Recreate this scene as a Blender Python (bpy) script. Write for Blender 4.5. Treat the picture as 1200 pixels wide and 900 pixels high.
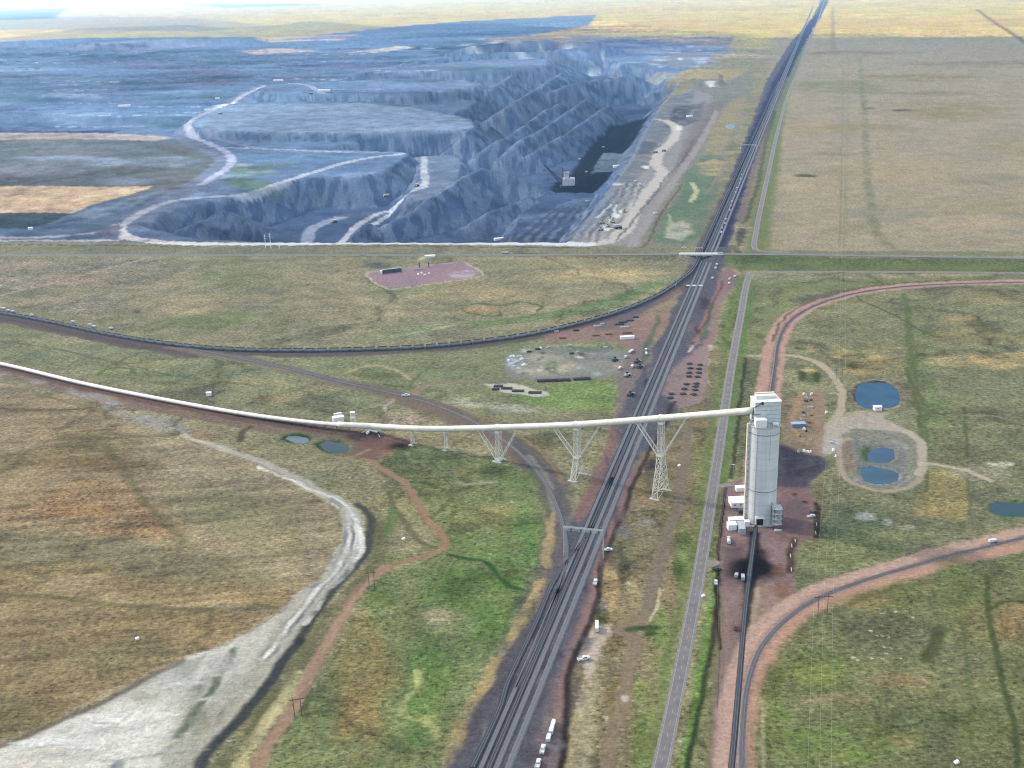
import bpy, math, random
import numpy as np
from mathutils import Vector, Matrix
sc = bpy.context.scene
for _o in list(bpy.data.objects):
    bpy.data.objects.remove(_o)
C = sc.collection
rng = random.Random(7)
# ------------------------------------------------------------------ camera
CAM_H = 420.0
FPX = 1340.0
DN = np.array([125.0, -3850.0, -FPX]); DN /= np.linalg.norm(DN)
UP = -DN                                     # world up, in camera axes
FW = np.array([0, 0, -1.0]); FW = FW - UP * FW.dot(UP); FW /= np.linalg.norm(FW)
RT = np.cross(FW, UP)
RM = np.array([RT, FW, UP])                  # camera axes -> world
cam_data = bpy.data.cameras.new('camera')
cam_data.sensor_width = 36.0
cam_data.lens = FPX / 1200.0 * 36.0
cam_data.clip_start = 1.0
cam_data.clip_end = 400000.0
cam = bpy.data.objects.new('camera', cam_data)
C.objects.link(cam)
cam.matrix_world = Matrix.Translation((0, 0, CAM_H)) @ Matrix(RM.tolist()).to_4x4()
sc.camera = cam
# ------------------------------------------------------------------ light
SUN_EL = 32.0
SUN_STR = 4.2
SKY_STR = 0.11
EXPO = 1.12
HAZE_DENS = 3.1e-5
HAZE_COL = (0.25, 0.56, 1.0)
CLOUD_OPEN = 0.40
LDIR = np.array([0.86, -0.51]); LDIR /= np.linalg.norm(LDIR)     # where the light travels, on the ground
w = bpy.data.worlds.new('World'); sc.world = w; w.use_nodes = True
nt = w.node_tree
bg = nt.nodes['Background']
sky = nt.nodes.new('ShaderNodeTexSky'); sky.sky_type = 'NISHITA'; sky.sun_disc = False
sky.sun_elevation = math.radians(SUN_EL)
sx, sy = -LDIR
sky.sun_rotation = math.atan2(sx, sy)
sky.altitude = 400; sky.air_density = 1.0; sky.dust_density = 1.5; sky.ozone_density = 1.0
nt.links.new(sky.outputs[0], bg.inputs[0]); bg.inputs[1].default_value = SKY_STR
sl = bpy.data.lights.new('sun', 'SUN'); sl.energy = SUN_STR; sl.angle = math.radians(2.0); sl.color = (1.0, 0.93, 0.82)
so = bpy.data.objects.new('sun', sl); C.objects.link(so)
ce = math.cos(math.radians(SUN_EL)); se = math.sin(math.radians(SUN_EL))
so.rotation_euler = Vector((LDIR[0] * ce, LDIR[1] * ce, -se)).to_track_quat('-Z', 'Y').to_euler()
so.location = (-3000, 1500, 3000)
sc.view_settings.view_transform = 'Standard'; sc.view_settings.look = 'None'
sc.view_settings.gamma = 1.0; sc.view_settings.exposure = EXPO
sc.view_settings.use_curve_mapping = False
sc.render.engine = 'CYCLES'
sc.cycles.use_denoising = True
sc.cycles.denoising_prefilter = 'NONE'
sc.cycles.pixel_filter_type = 'BLACKMAN_HARRIS'
sc.cycles.filter_width = 1.15
sc.cycles.volume_bounces = 1
sc.cycles.max_bounces = 6
sc.cycles.diffuse_bounces = 2
sc.cycles.transparent_max_bounces = 8

# ------------------------------------------------------------------ pixel <-> world
def P(px, py, z=0.0):
    v = np.array([(px - 600.0), -(py - 450.0), -FPX])
    d = RM @ v
    t = (z - CAM_H) / d[2]
    return np.array([d[0] * t, d[1] * t, z])
def PX(p):
    c = RM.T @ (np.array(p, float) - np.array([0, 0, CAM_H]))
    return 600 + FPX * c[0] / -c[2], 450 - FPX * c[1] / -c[2]
def W2(pts, z=0.0):
    return np.array([P(q[0], max(q[1], -14 + (600 - q[0]) * .0325 + 3.5), q[2] if len(q) > 2 else z)[:2] for q in pts])
def zat(xy, ty):
    """height above (x, y) at which the vertical reaches picture row ty"""
    lo, hi = -50.0, 300.0
    for _ in range(40):
        m = (lo + hi) / 2
        if PX((xy[0], xy[1], m))[1] > ty: lo = m
        else: hi = m
    return (lo + hi) / 2
def catmull(pts, n=8):
    pts = [np.array(p, float) for p in pts]
    pts = [2 * pts[0] - pts[1]] + pts + [2 * pts[-1] - pts[-2]]
    out = []
    for i in range(1, len(pts) - 2):
        a, b, c, d = pts[i - 1:i + 3]
        for k in range(n):
            t = k / n
            out.append(0.5 * (2 * b + (c - a) * t + (2 * a - 5 * b + 4 * c - d) * t * t + (3 * b - a - 3 * c + d) * t ** 3))
    out.append(pts[-2])
    return np.array(out)
def resample(poly, step):
    poly = np.asarray(poly)
    seg = np.linalg.norm(np.diff(poly, axis=0), axis=1); s = np.concatenate([[0], np.cumsum(seg)])
    n = max(2, int(s[-1] / step) + 1); t = np.linspace(0, s[-1], n)
    return np.stack([np.interp(t, s, poly[:, k]) for k in range(poly.shape[1])], 1)

# ------------------------------------------------------------------ noise
_R = np.random.RandomState(11)
TAB = _R.rand(256, 256)
def vnoise(x, y):
    ix = np.floor(x).astype(np.int64); iy = np.floor(y).astype(np.int64)
    fx = x - ix; fy = y - iy
    fx = fx * fx * (3 - 2 * fx); fy = fy * fy * (3 - 2 * fy)
    a = TAB[ix & 255, iy & 255]; b = TAB[(ix + 1) & 255, iy & 255]
    c = TAB[ix & 255, (iy + 1) & 255]; d = TAB[(ix + 1) & 255, (iy + 1) & 255]
    return (a * (1 - fx) + b * fx) * (1 - fy) + (c * (1 - fx) + d * fx) * fy
def fbm(x, y, lam, oct=4, seed=0, g=0.5):
    s = 0; a = 1.0; tot = 0; f = 1.0 / lam
    for k in range(oct):
        co, si = math.cos(0.7 * k + seed), math.sin(0.7 * k + seed)
        s = s + a * vnoise((x * co - y * si) * f + 17.3 * k + seed * 31.7, (x * si + y * co) * f + 9.1 * k + seed * 5.3)
        tot += a; a *= g; f *= 2.03
    return s / tot * 2 - 1
def sstep(a, b, x):
    t = np.clip((x - a) / (b - a), 0, 1); return t * t * (3 - 2 * t)
def dist_line(x, y, pts):
    d = np.full(x.shape, 1e18)
    for i in range(len(pts) - 1):
        ax, ay = pts[i][:2]; bx, by = pts[i + 1][:2]
        dx, dy = bx - ax, by - ay; L = dx * dx + dy * dy + 1e-9
        t = np.clip(((x - ax) * dx + (y - ay) * dy) / L, 0, 1)
        d = np.minimum(d, (x - ax - t * dx) ** 2 + (y - ay - t * dy) ** 2)
    return np.sqrt(d)
def dist_line_z(x, y, pts):
    d = np.full(x.shape, 1e18); z = np.zeros(x.shape)
    for i in range(len(pts) - 1):
        ax, ay, az = pts[i]; bx, by, bz = pts[i + 1]
        dx, dy = bx - ax, by - ay; L = dx * dx + dy * dy + 1e-9
        t = np.clip(((x - ax) * dx + (y - ay) * dy) / L, 0, 1)
        dd = (x - ax - t * dx) ** 2 + (y - ay - t * dy) ** 2
        m = dd < d
        d = np.where(m, dd, d); z = np.where(m, az + (bz - az) * t, z)
    return np.sqrt(d), z
def sdist_poly(x, y, pts):
    """signed distance, negative inside"""
    pts = list(pts) + [pts[0]]
    d = dist_line(x, y, pts)
    ins = np.zeros(x.shape, bool)
    for i in range(len(pts) - 1):
        ax, ay = pts[i][:2]; bx, by = pts[i + 1][:2]
        if ay == by: continue
        c = ((ay > y) != (by > y)) & (x < (bx - ax) * (y - ay) / (by - ay) + ax)
        ins ^= c
    return np.where(ins, -d, d)

# ------------------------------------------------------------------ lines of the place (picture px on the ground plane)
VPT = (967.0, -26.0)
def to_vp(x0, y0, y1):
    t = (y0 - y1) / (y0 - VPT[1]); return (x0 + (VPT[0] - x0) * t, y1)
def track_line(x0, ys=(960, 900, 800, 700, 600, 500, 400, 330, 280, 240, 200, 160, 130, 100, 75, 55, 35, 20, 8)):
    return W2([to_vp(x0, 895, y) for y in ys])
MAIN_X = (566, 575, 584, 598)
MAIN = [track_line(x) for x in MAIN_X]
TRAIN_PX = [(-160, 345), (-80, 355), (0, 368), (60, 379), (130, 394), (200, 405), (270, 411), (350, 412.5), (430, 411), (500, 408), (560, 402), (620, 393.5), (680, 380), (730, 365), (770, 348), (796, 331), (813, 316), (825, 300), (835, 280), (846, 255)]
def left_main(y): return to_vp(553, 895, y)
TRAIN = catmull(W2([p for p in TRAIN_PX[:-3]] + [left_main(y) for y in (292, 270, 240, 210, 180, 150, 120, 95)]), 8)
WYE = catmull(W2([(205, 405), (270, 418), (340, 433), (400, 448), (450, 459), (500, 472), (550, 492), (600, 524), (635, 560), (655, 600), (664, 640), (660, 675), (645, 715), (625, 765), (605, 806)]), 8)
SILO_TR = catmull(W2([(850, 960), (857, 900), (866, 800), (874, 710), (884, 630), (888, 600), (897, 520), (903, 465), (908, 430), (912, 402), (922, 380), (945, 363), (985, 348), (1040, 338), (1110, 333), (1200, 331), (1300, 331), (1420, 333)]), 8)
LOOP_TR = catmull(W2([(866, 960), (868, 900), (870, 850), (875, 805), (888, 765), (908, 738), (935, 715), (965, 698), (1010, 681), (1060, 666), (1110, 652), (1160, 640), (1200, 630), (1300, 606), (1400, 580)]), 8)
COUNTY = catmull(W2([(760, 960), (774, 900), (797, 790), (818, 680), (831, 600), (845, 510), (857, 430), (868, 370), (876, 328), (884, 319.5), (910, 318.5), (1000, 318.5), (1100, 319), (1200, 320), (1400, 322)]), 8)
COUNTY_N = catmull(W2([(925, 296), (895, 294.5), (884, 290), (886, 272), (890, 250), (901, 200), (911, 155), (923, 112), (934, 85), (948, 50), (958, 25), (966, 2), (970, -8)]), 8)
HWY_Z = [(-400, 299, .3), (-100, 299, .3), (300, 299, .3), (620, 299, .6), (700, 298.5, 4), (760, 298, 7.5), (801, 297.6, 8.6), (842, 297.6, 8.6), (900, 298, 8), (1000, 299.5, 7), (1200, 302.5, 6), (1500, 306, 5)]
HWY = np.array([P(a, b, z) for a, b, z in HWY_Z])
CONV_PX = [(-300, 372), (-120, 404), (0, 428), (100, 452), (200, 472), (300, 490), (380, 502), (440, 508)]
CONVG = catmull(W2(CONV_PX), 8)
CONV_LINE = np.vstack([CONVG, W2([(484, 521), (523, 526), (585, 539), (677, 560), (774, 578), (890, 600)])])
PONDS = {
 'big': [(1003, 450), (1012, 447), (1030, 446.5), (1044, 448), (1054, 455), (1057, 466), (1055, 473), (1046, 477), (1030, 479), (1014, 478), (1003, 473), (1000, 462)],
 'mid': [(1014, 530), (1022, 524), (1036, 522), (1050, 525), (1051, 536), (1042, 542), (1028, 542), (1016, 539)],
 'low': [(1008, 545), (1022, 544), (1045, 549), (1056, 553), (1055, 562), (1044, 566), (1026, 567), (1011, 563), (1007, 554)],
 'right': [(1156, 588), (1168, 585.5), (1190, 587), (1215, 588), (1235, 592), (1238, 602), (1215, 606), (1180, 604.5), (1162, 601)],
 'left': [(331, 513), (337, 509), (350, 509), (363, 511.5), (364, 516), (356, 519), (343, 518)],
 'left2': [(372, 519), (383, 515), (400, 517), (412, 523), (408, 529), (392, 531), (378, 527)],
 'far': [(850, 146.5), (856, 145), (861, 146), (860, 149.5), (855, 151), (851, 149.5)],
}
PONDW = {k: W2(v) for k, v in PONDS.items()}

# ------------------------------------------------------------------ terrain heights
PIT = W2([(186, 270), (215, 278), (300, 283.5), (430, 284.5), (560, 284.5), (664, 283.5), (684, 262), (700, 243), (718, 216), (738, 186), (757, 151), (776, 122), (797, 97), (770, 84), (700, 66), (640, 58), (560, 62), (500, 88), (560, 120), (500, 150), (470, 160), (380, 172), (280, 180), (150, 200), (120, 250)])
PLAT = [  # polygon px at its height, height, slope, rim noise
 ([(120, 262), (178, 262), (184, 254), (205, 245), (240, 237), (290, 226), (320, 217), (345, 211), (380, 208), (420, 207), (450, 201), (466, 190), (478, 181), (470, 178), (400, 175), (330, 173), (240, 172), (150, 180), (90, 230)], 0.0, 0.75, 7),
 ([(215, 146), (235, 152), (300, 155), (380, 156), (460, 155), (520, 153), (541, 152), (546, 158), (556, 149), (552, 140), (520, 131), (480, 124), (430, 119), (350, 118), (250, 122)], 22.0, 0.8, 9),
 ([(330, 112), (400, 110), (470, 110), (530, 106), (556, 103), (566, 98), (540, 93), (470, 92), (400, 94), (320, 98), (300, 106)], 38.0, 0.6, 14),
 ([(420, 86), (500, 84), (590, 83), (640, 78), (640, 68), (560, 70), (480, 76), (430, 80)], 55.0, 0.45, 20),
 ([(-300, 54), (-50, 52), (20, 49), (60, 48), (96, 46), (108, 51), (130, 52), (180, 48), (270, 46), (285, 48), (300, 43), (180, 40), (60, 38), (-60, 42), (-300, 44)], 38.0, 0.22, 40),
 ([(-300, 140), (60, 137), (190, 138), (215, 141), (225, 136), (120, 131), (-300, 132)], 14.0, 0.4, 14),
 ([(486, 183), (530, 181), (541, 190), (537, 208), (520, 222), (500, 232), (486, 236), (480, 226), (492, 208)], -22.0, 0.7, 8),
 ([(690, 203), (722, 202), (742, 180), (708, 178)], -34.0, 1.1, 3),
 ([(640, 226), (706, 226), (690, 250), (668, 283), (600, 286), (610, 250)], -40.0, 0.7, 10),
 ([(780, 100), (846, 96), (842, 86), (780, 84)], 12.0, 0.6, 10),
]
PLATW = [(W2(p, z), z, s, n) for p, z, s, n in PLAT]
RIDG = [  # spoil ridges: px, py, z ... , slope
 ([(455, 262, -28), (490, 243, -12), (520, 222, -2), (548, 203, 4), (566, 196, 6)], .72),
 ([(566, 196, 6), (600, 206, -12), (640, 222, -34)], .6),
 ([(552, 262, -40), (580, 245, -30), (620, 232, -30)], .55),
 ([(556, 141, 10), (566, 143, 12), (574, 150, 0)], .8),
 ([(560, 180, -12), (583, 164, 10), (600, 158, 4), (640, 128, 12), (656, 121, 14)], .75),
 ([(590, 182, -18), (608, 164, 4), (630, 155, -2), (668, 130, 4), (690, 114, 12)], .75),
 ([(612, 186, -28), (650, 165, -18), (680, 146, -16), (712, 124, -12)], .7),
 ([(552, 116, 6), (578, 101, 34), (600, 88, 44)], .6),
 ([(590, 128, 6), (616, 112, 26), (650, 92, 40), (660, 84, 44)], .6),
 ([(640, 110, 16), (664, 100, 34), (700, 92, 30)], .6),
 ([(410, 280, -42), (432, 262, -26), (446, 268, -36)], .65),
 ([(215, 268, -8), (250, 256, -12), (262, 247, -2)], .5),
 ([(690, 96, 26), (740, 88, 30)], .5), ([(470, 74, 50), (560, 62, 60), (640, 60, 60), (700, 52, 60)], .35),
 ([(560, 50, 80), (620, 46, 90), (700, 50, 70)], .3),
]
RIDGW = [(np.array([P(*q) for q in p]), s) for p, s in RIDG]
INFRA = [(l, 34) for l in MAIN[::3]] + [(TRAIN, 18), (WYE, 14), (SILO_TR, 24), (LOOP_TR, 20), (COUNTY, 12), (COUNTY_N, 12), (HWY[:, :2], 14), (CONV_LINE, 16)]
YARDS = [W2([(840, 540), (975, 440), (1070, 440), (1090, 560), (960, 640), (900, 760), (835, 640)]), W2([(430, 338), (420, 312), (540, 306), (575, 325)]),
         W2([(540, 370), (760, 340), (745, 470), (540, 470)]), W2([(370, 540), (370, 480), (480, 480), (600, 545), (470, 545)]), W2([(300, 530), (330, 490), (440, 490), (430, 545)])]
FLOOR = -62.0
def height(x, y):
    x = np.asarray(x, float); y = np.asarray(y, float)
    z = 3.2 * fbm(x, y, 330, 4, 1.0) + 1.0 * fbm(x, y, 60, 3, 2.0)
    D = np.hypot(x, y)
    z = z + sstep(6000, 14000, D) * 26 * fbm(x, y, 2600, 4, 3.0)
    z = z * sstep(2600, 3300, D) * 0.6 + z * (1 - sstep(2600, 3300, D))
    m = np.ones(x.shape)
    for l, wd in INFRA:
        m = np.minimum(m, sstep(wd, wd + 90, dist_line(x, y, l)))
    for pg in YARDS:
        m = np.minimum(m, sstep(0, 70, sdist_poly(x, y, pg)))
    ox, oy = 14 * fbm(x, y, 60, 3, 4.0), 14 * fbm(x, y, 60, 3, 5.0)
    bx0, by0 = PIT.min(0) - 300; bx1, by1 = PIT.max(0) + 300
    near = (x > -6000) & (x < 4500) & (y > by0) & (y < 14000)
    z = z * m
    if near.any():
        X = x[near]; Y = y[near]; OX = ox[near]; OY = oy[near]
        g = fbm(X, Y, 34, 3, 6.0)
        sd = sdist_poly(X + OX * .5, Y + OY * .5, PIT)
        base = np.where(sd > 0, 0.0, np.maximum(FLOOR, sd * 0.8 * (1 + .1 * g)))
        Z = np.where(sd > 0, z[near] * sstep(0, 60, sd), base)
        inpit = sd < 0
        Z = np.where(inpit, np.maximum(Z, FLOOR + 6 * (fbm(X, Y, 120, 3, 7.0) + .3)), Z)
        for pg, pz, s, nz in PLATW:
            d = sdist_poly(X + OX * nz / 12, Y + OY * nz / 12, pg)
            top = pz + .8 * g
            Z = np.maximum(Z, np.where(d < 0, np.where(d < -30, np.maximum(Z, top), top), top - d * s * (1 + .12 * g)))
        for l, s in RIDGW:
            d, rz = dist_line_z(X + OX * .6, Y + OY * .6, l)
            rd = np.sqrt(d * d + 16) - 4
            Z = np.maximum(Z, rz + 6 * fbm(X, Y, 150, 3, 8.0) - rd * s * (1 + .15 * g))
        terr = (Z - np.floor(Z / 13.0) * 13.0) / 13.0
        Z = np.where((sd < 0) | (np.abs(Z) > 6), Z + 2.0 * (sstep(.3, .7, terr) - terr), Z)
        z[near] = Z
    for k, pg in PONDW.items():
        sd = sdist_poly(x, y, pg)
        dep, rim = (3.0, 10) if k != 'far' else (3, 20)
        z = np.where(sd < rim * 2.5, np.minimum(np.where(sd < 1.5, -.45, z), 9) - dep * .85 * (1 - sstep(-6, 1, sd)), z)
    # embankments of the highway
    for a, b in ((0, 6), (7, len(HWY_Z) - 1)):
        d, hz = dist_line_z(x, y, HWY[a:b + 1])
        if a == 0 or True:
            z = np.maximum(z, np.where(hz > .8, hz - .35 - np.maximum(0, d - 9) * .42, z))
    return z
def gz(x, y):
    return float(height(np.array([x]), np.array([y]))[0])

# ------------------------------------------------------------------ ground grid
th_f = np.radians(np.linspace(-29.5, 29.5, 1120))
th = np.concatenate([np.radians(np.arange(-180, -29.5, 2.5)), th_f, np.radians(np.arange(32, 180.1, 2.5))])
dep = np.linspace(math.radians(39.0), 0.0045, 850)
rs = np.concatenate([[1, 60, 120, 180, 240, 300, 360, 420, 470], CAM_H / np.tan(dep), [130000, 200000]])
TH, RS = np.meshgrid(th, rs)
GX = (RS * np.sin(TH)).ravel(); GY = (RS * np.cos(TH)).ravel()
GZ = height(GX, GY)
nr, nc = RS.shape

def lin(c):
    c = np.array(c, float) / 255.0
    return np.where(c <= .04045, c / 12.92, ((c + .055) / 1.055) ** 2.4)
GD = np.hypot(GX, GY)
# calibration: display-linear = albedo * E * T + A * (1 - T)
E_NEAR = np.array([1.66, 1.66, 1.76])
SIG = HAZE_DENS * np.array(HAZE_COL)
A_AIR = np.array([1.9, 1.65, 1.4])
def albedo(col, D, e=1.0):
    """surface colour of a place that reads as col from D metres"""
    T = np.exp(-SIG * D)
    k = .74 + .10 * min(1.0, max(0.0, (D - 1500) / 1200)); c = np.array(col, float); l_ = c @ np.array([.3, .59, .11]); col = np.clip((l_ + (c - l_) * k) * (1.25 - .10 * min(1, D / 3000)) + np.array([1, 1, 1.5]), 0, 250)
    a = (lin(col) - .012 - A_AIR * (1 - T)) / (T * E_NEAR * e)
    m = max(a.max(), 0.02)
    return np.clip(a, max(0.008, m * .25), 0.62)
COL = np.zeros((GX.size, 3)); COL[:] = albedo((126, 124, 98), 1200)
GRS = np.ones(GX.size)            # how much the grass texture shows
W1 = fbm(GX, GY, 40, 3, 12.0); W2n = fbm(GX, GY, 40, 3, 13.0)
V1 = fbm(GX, GY, 260, 4, 14.0); V2 = fbm(GX, GY, 260, 4, 15.0)
N3 = fbm(GX, GY, 22, 4, 16.0); N4 = fbm(GX, GY, 90, 4, 17.0)
_u1 = fbm(GX, GY, 11, 3, 18.0); _u2 = fbm(GX, GY, 11, 3, 19.0); _ua = 1.5 * np.clip(GD / 800, .7, 6)
QX = GX + _u1 * _ua; QY = GY + _u2 * _ua * 1.5
def paint(mask_idx, a, col, grs, e=1.0):
    D = float(np.median(GD[mask_idx])) if mask_idx.size else 1
    c = albedo(col, D, e)
    COL[mask_idx] = COL[mask_idx] * (1 - a[:, None]) + c * a[:, None]
    if grs is not None:
        GRS[mask_idx] = GRS[mask_idx] * (1 - a) + grs * a
def sel(x0, y0, x1, y1):
    return np.nonzero((GX > x0) & (GX < x1) & (GY > y0) & (GY < y1))[0]
def poly(pts, col, fe=4, warp=4, al=1.0, grs=None, patch=0, e=1.0, z=0.0):
    pg = W2(pts, z); m = fe + warp * 2 + 5
    i = sel(pg[:, 0].min() - m, pg[:, 1].min() - m, pg[:, 0].max() + m, pg[:, 1].max() + m)
    if not i.size: return
    big = warp > 14
    wx, wy = (V1, V2) if big else (W1, W2n)
    sd = sdist_poly(QX[i] + wx[i] * warp, QY[i] + wy[i] * warp, pg)
    a = 1 - sstep(-fe, fe, sd)
    if patch: a = a * sstep(-patch, patch * .6, (N4 if patch > 1 or big else N3)[i] + .12)
    k = a > .004
    paint(i[k], a[k] * al, col, grs, e)
def line(pts, wd, col, fe=1.5, warp=0, al=1.0, grs=0.25, patch=0, smooth=True, world=False, e=1.0, z=0.0):
    l = np.asarray(pts) if world else (catmull(W2(pts, z), 5) if smooth and len(pts) > 2 else W2(pts, z))
    m = wd + fe + warp + 5
    i = sel(l[:, 0].min() - m, l[:, 1].min() - m, l[:, 0].max() + m, l[:, 1].max() + m)
    if not i.size: return
    d = dist_line(QX[i] + W1[i] * warp, QY[i] + W2n[i] * warp, l)
    # keep thin far lines at least about one grid cell wide
    a = 1 - sstep(wd / 2 - fe * .5, wd / 2 + fe, d)
    if patch: a = a * sstep(-patch, patch, N3[i] + .1)
    k = a > .004
    paint(i[k], a[k] * al, col, grs, e)
def blob(x, y, rx, ry, col, al=1.0, grs=None, patch=0, n=14, warp=None, soft=.5, e=1.0):
    pts = [(x + rx * math.cos(t), y + ry * math.sin(t)) for t in np.linspace(0, 2 * math.pi, n)[:-1]]
    pg = W2(pts); s = min(np.ptp(pg[:, 0]), np.ptp(pg[:, 1]))
    poly(pts, col, fe=s * soft * .5, warp=s * .22 if warp is None else warp, al=al, grs=grs, patch=patch, e=e)
# ------------------------------------------------------------------ land cover
far = sstep(7000, 9500, GD + 1500 * V1)
i = np.nonzero(far > 0)[0]
fc = albedo((246, 214, 162), 12000, 1.45)
fc2 = albedo((214, 196, 168), 12000, 1.45)
bandn = (vnoise(GY[i] / 900 + GX[i] / 9000 + 3 * V1[i], GX[i] / 7000 + 5) > .62) * .7
cc = fc * (1 - bandn[:, None]) + fc2 * bandn[:, None]
cc = cc * (1 + .25 * V2[i][:, None])
COL[i] = COL[i] * (1 - far[i][:, None]) + cc * far[i][:, None]
# right: upper plain
poly([(905, 45), (1500, 40), (1900, 60), (1900, 330), (890, 300), (895, 190)], (150, 147, 134), 60, 10, grs=.65)
poly([(940, 95), (1010, 94), (1050, 100), (1040, 110), (930, 108)], (122, 138, 124), 60, 30, .55, patch=1)
for q in ((1110, 130, 70, 10), (1000, 200, 60, 6), (1150, 240, 60, 12), (960, 265, 50, 8), (1080, 90, 90, 5), (1010, 150, 60, 5), (1180, 170, 50, 8)):
    blob(*q, (136, 136, 114), .65, patch=.5)
for q in ((1140, 75, 90, 3), (1000, 62, 70, 2.5), (1100, 110, 50, 3), (1160, 210, 50, 6), (1050, 250, 70, 7), (980, 180, 30, 4)):
    blob(*q, (128, 130, 122), .6, patch=.6)
for q in ((950, 215, 40, 12), (1060, 200, 60, 14), (1130, 260, 60, 10), (940, 150, 30, 8)):
    blob(*q, (160, 150, 128), .6, patch=.5)
line([(1008, 66), (1011, 110), (1014, 150), (1016, 200), (1022, 250), (1034, 280), (1046, 292)], 14, (112, 122, 108), 8, 6, .75, patch=.6)
line([(988, 66), (988, 120), (986, 200), (984, 290)], 3.5, (128, 130, 112), 3, 0, .6)
line([(994, 66), (993, 120), (992, 200), (990, 290)], 3.5, (128, 130, 112), 3, 0, .5)
blob(944, 206, 13, 1.8, (70, 88, 76), .8); blob(1055, 129, 10, 1.2, (84, 96, 92), .7); blob(1020, 127, 7, 1, (84, 100, 96), .6)
line([(1145, 12), (1165, 26), (1190, 42), (1210, 56)], 26, (142, 146, 140), 20, 4, .8, e=1.4)
line([(976, 8), (976, 40), (977, 60)], 22, (150, 150, 142), 15, 0, .6)
# roadside greens along the county road
line([(889, 296), (893, 250), (905, 190), (919, 112), (942, 50)], 30, (104, 124, 96), 12, 5, .8)
# area between the pit and the tracks
poly([(700, 290), (705, 262), (742, 200), (790, 130), (815, 95), (850, 84), (880, 84), (878, 110), (850, 190), (825, 285), (800, 292)], (126, 132, 128), 14, 8, grs=.6)
poly([(790, 96), (796, 82), (872, 80), (870, 88), (846, 96)], (158, 158, 140), 20, 8)
poly([(668, 286), (684, 262), (700, 243), (720, 214), (740, 186), (758, 151), (784, 115), (810, 104), (836, 112), (820, 150), (800, 180), (790, 200), (770, 230), (754, 262), (747, 288)], (138, 142, 148), 10, 6, grs=.35)
poly([(700, 243), (720, 214), (740, 186), (758, 151), (784, 115), (815, 105), (805, 135), (775, 170), (755, 200), (735, 225), (715, 262), (690, 280)], (102, 118, 134), 10, 10, .8, grs=.3, patch=.8)
poly([(735, 172), (752, 165), (770, 168), (762, 180), (738, 182)], (94, 112, 128), 6, 6, .8)
poly([(790, 125), (820, 122), (828, 118), (820, 140), (800, 150), (780, 150)], (82, 98, 116), 8, 8, .7, patch=.8)
poly([(808, 150), (828, 122), (850, 118), (838, 146), (806, 190), (790, 196)], (120, 120, 128), 10, 8, .6)
poly([(832, 150), (856, 118), (876, 112), (862, 150), (845, 180), (826, 182)], (146, 144, 128), 10, 8, .9)
poly([(790, 240), (806, 200), (830, 178), (848, 186), (838, 230), (826, 275), (805, 288), (770, 282), (760, 262)], (92, 122, 106), 14, 12, .9, patch=1.4)
poly([(818, 192), (836, 186), (852, 190), (842, 206), (822, 206)], (168, 154, 126), 8, 8, .8, patch=.7)
poly([(778, 262), (800, 258), (812, 270), (800, 282), (780, 278)], (168, 166, 156), 8, 8, .8, patch=.8)
line([(812, 214), (816, 225), (810, 236)], 9, (172, 182, 150), 4, 3, .8)
line([(784, 250), (786, 265), (782, 275)], 5, (150, 162, 140), 3, 2, .7)
# haul roads beside the pit
line([(665, 286), (700, 285), (722, 278), (736, 262), (746, 240), (766, 218), (776, 203), (768, 190), (776, 175), (790, 163), (792, 150), (782, 142), (768, 140)], 26, (176, 174, 172), 5, 3, .95, grs=.15)
line([(740, 288), (752, 270), (766, 245), (782, 222), (800, 198), (812, 180), (830, 150), (840, 130)], 15, (146, 144, 150), 5, 4, .9, grs=.15)
line([(750, 290), (756, 288), (764, 276), (768, 262), (778, 245), (800, 215)], 3, (104, 92, 92), 2, 1, .9)
line([(722, 282), (738, 262), (752, 245), (768, 228), (780, 208), (800, 188), (812, 165)], 4, (98, 104, 112), 2, 4, .8)
for k in range(9):
    o = k * 5.5
    line([(672 + o, 283), (680 + o, 268), (694 + o, 252), (712 + o * .9, 232), (726 + o * .7, 214)], 4, (86, 102, 118) if k % 2 else (166, 170, 176), 2, 6, .65, patch=.6)
line([(701, 244), (722, 213), (741, 186), (758, 151), (777, 121), (798, 97)], 6, (150, 156, 162), 3, 2, .7)
for q in ((722, 252, 4, 3), (728, 247, 3, 2), (712, 268, 3.5, 2), (756, 196, 4, 2), (722, 216, 9, 1.3), (796, 150, 5, 3), (832, 100, 6, 2)):
    blob(*q, (206, 210, 212), .85)
line([(700, 255), (712, 243), (722, 240), (715, 258), (706, 268), (722, 266)], 4, (188, 196, 204), 2, 3, .8)
# mine lands left of the pit (reclaimed ground, blue haze mixed into its colours)
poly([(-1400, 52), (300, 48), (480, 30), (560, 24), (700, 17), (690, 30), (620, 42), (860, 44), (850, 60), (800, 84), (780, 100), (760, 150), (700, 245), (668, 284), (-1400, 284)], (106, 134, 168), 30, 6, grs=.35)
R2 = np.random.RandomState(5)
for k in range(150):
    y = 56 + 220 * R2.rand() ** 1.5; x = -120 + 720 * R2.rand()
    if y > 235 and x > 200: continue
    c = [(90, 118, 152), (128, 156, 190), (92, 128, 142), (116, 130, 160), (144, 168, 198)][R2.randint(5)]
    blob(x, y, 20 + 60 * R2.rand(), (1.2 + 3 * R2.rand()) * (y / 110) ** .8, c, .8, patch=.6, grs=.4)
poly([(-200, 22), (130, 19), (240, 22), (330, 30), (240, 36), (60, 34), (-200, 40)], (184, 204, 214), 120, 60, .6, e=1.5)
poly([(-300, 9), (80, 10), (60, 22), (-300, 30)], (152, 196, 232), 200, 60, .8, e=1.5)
poly([(180, 3), (400, 5), (260, 9)], (150, 190, 220), 200, 60, .6, e=1.5)
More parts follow.
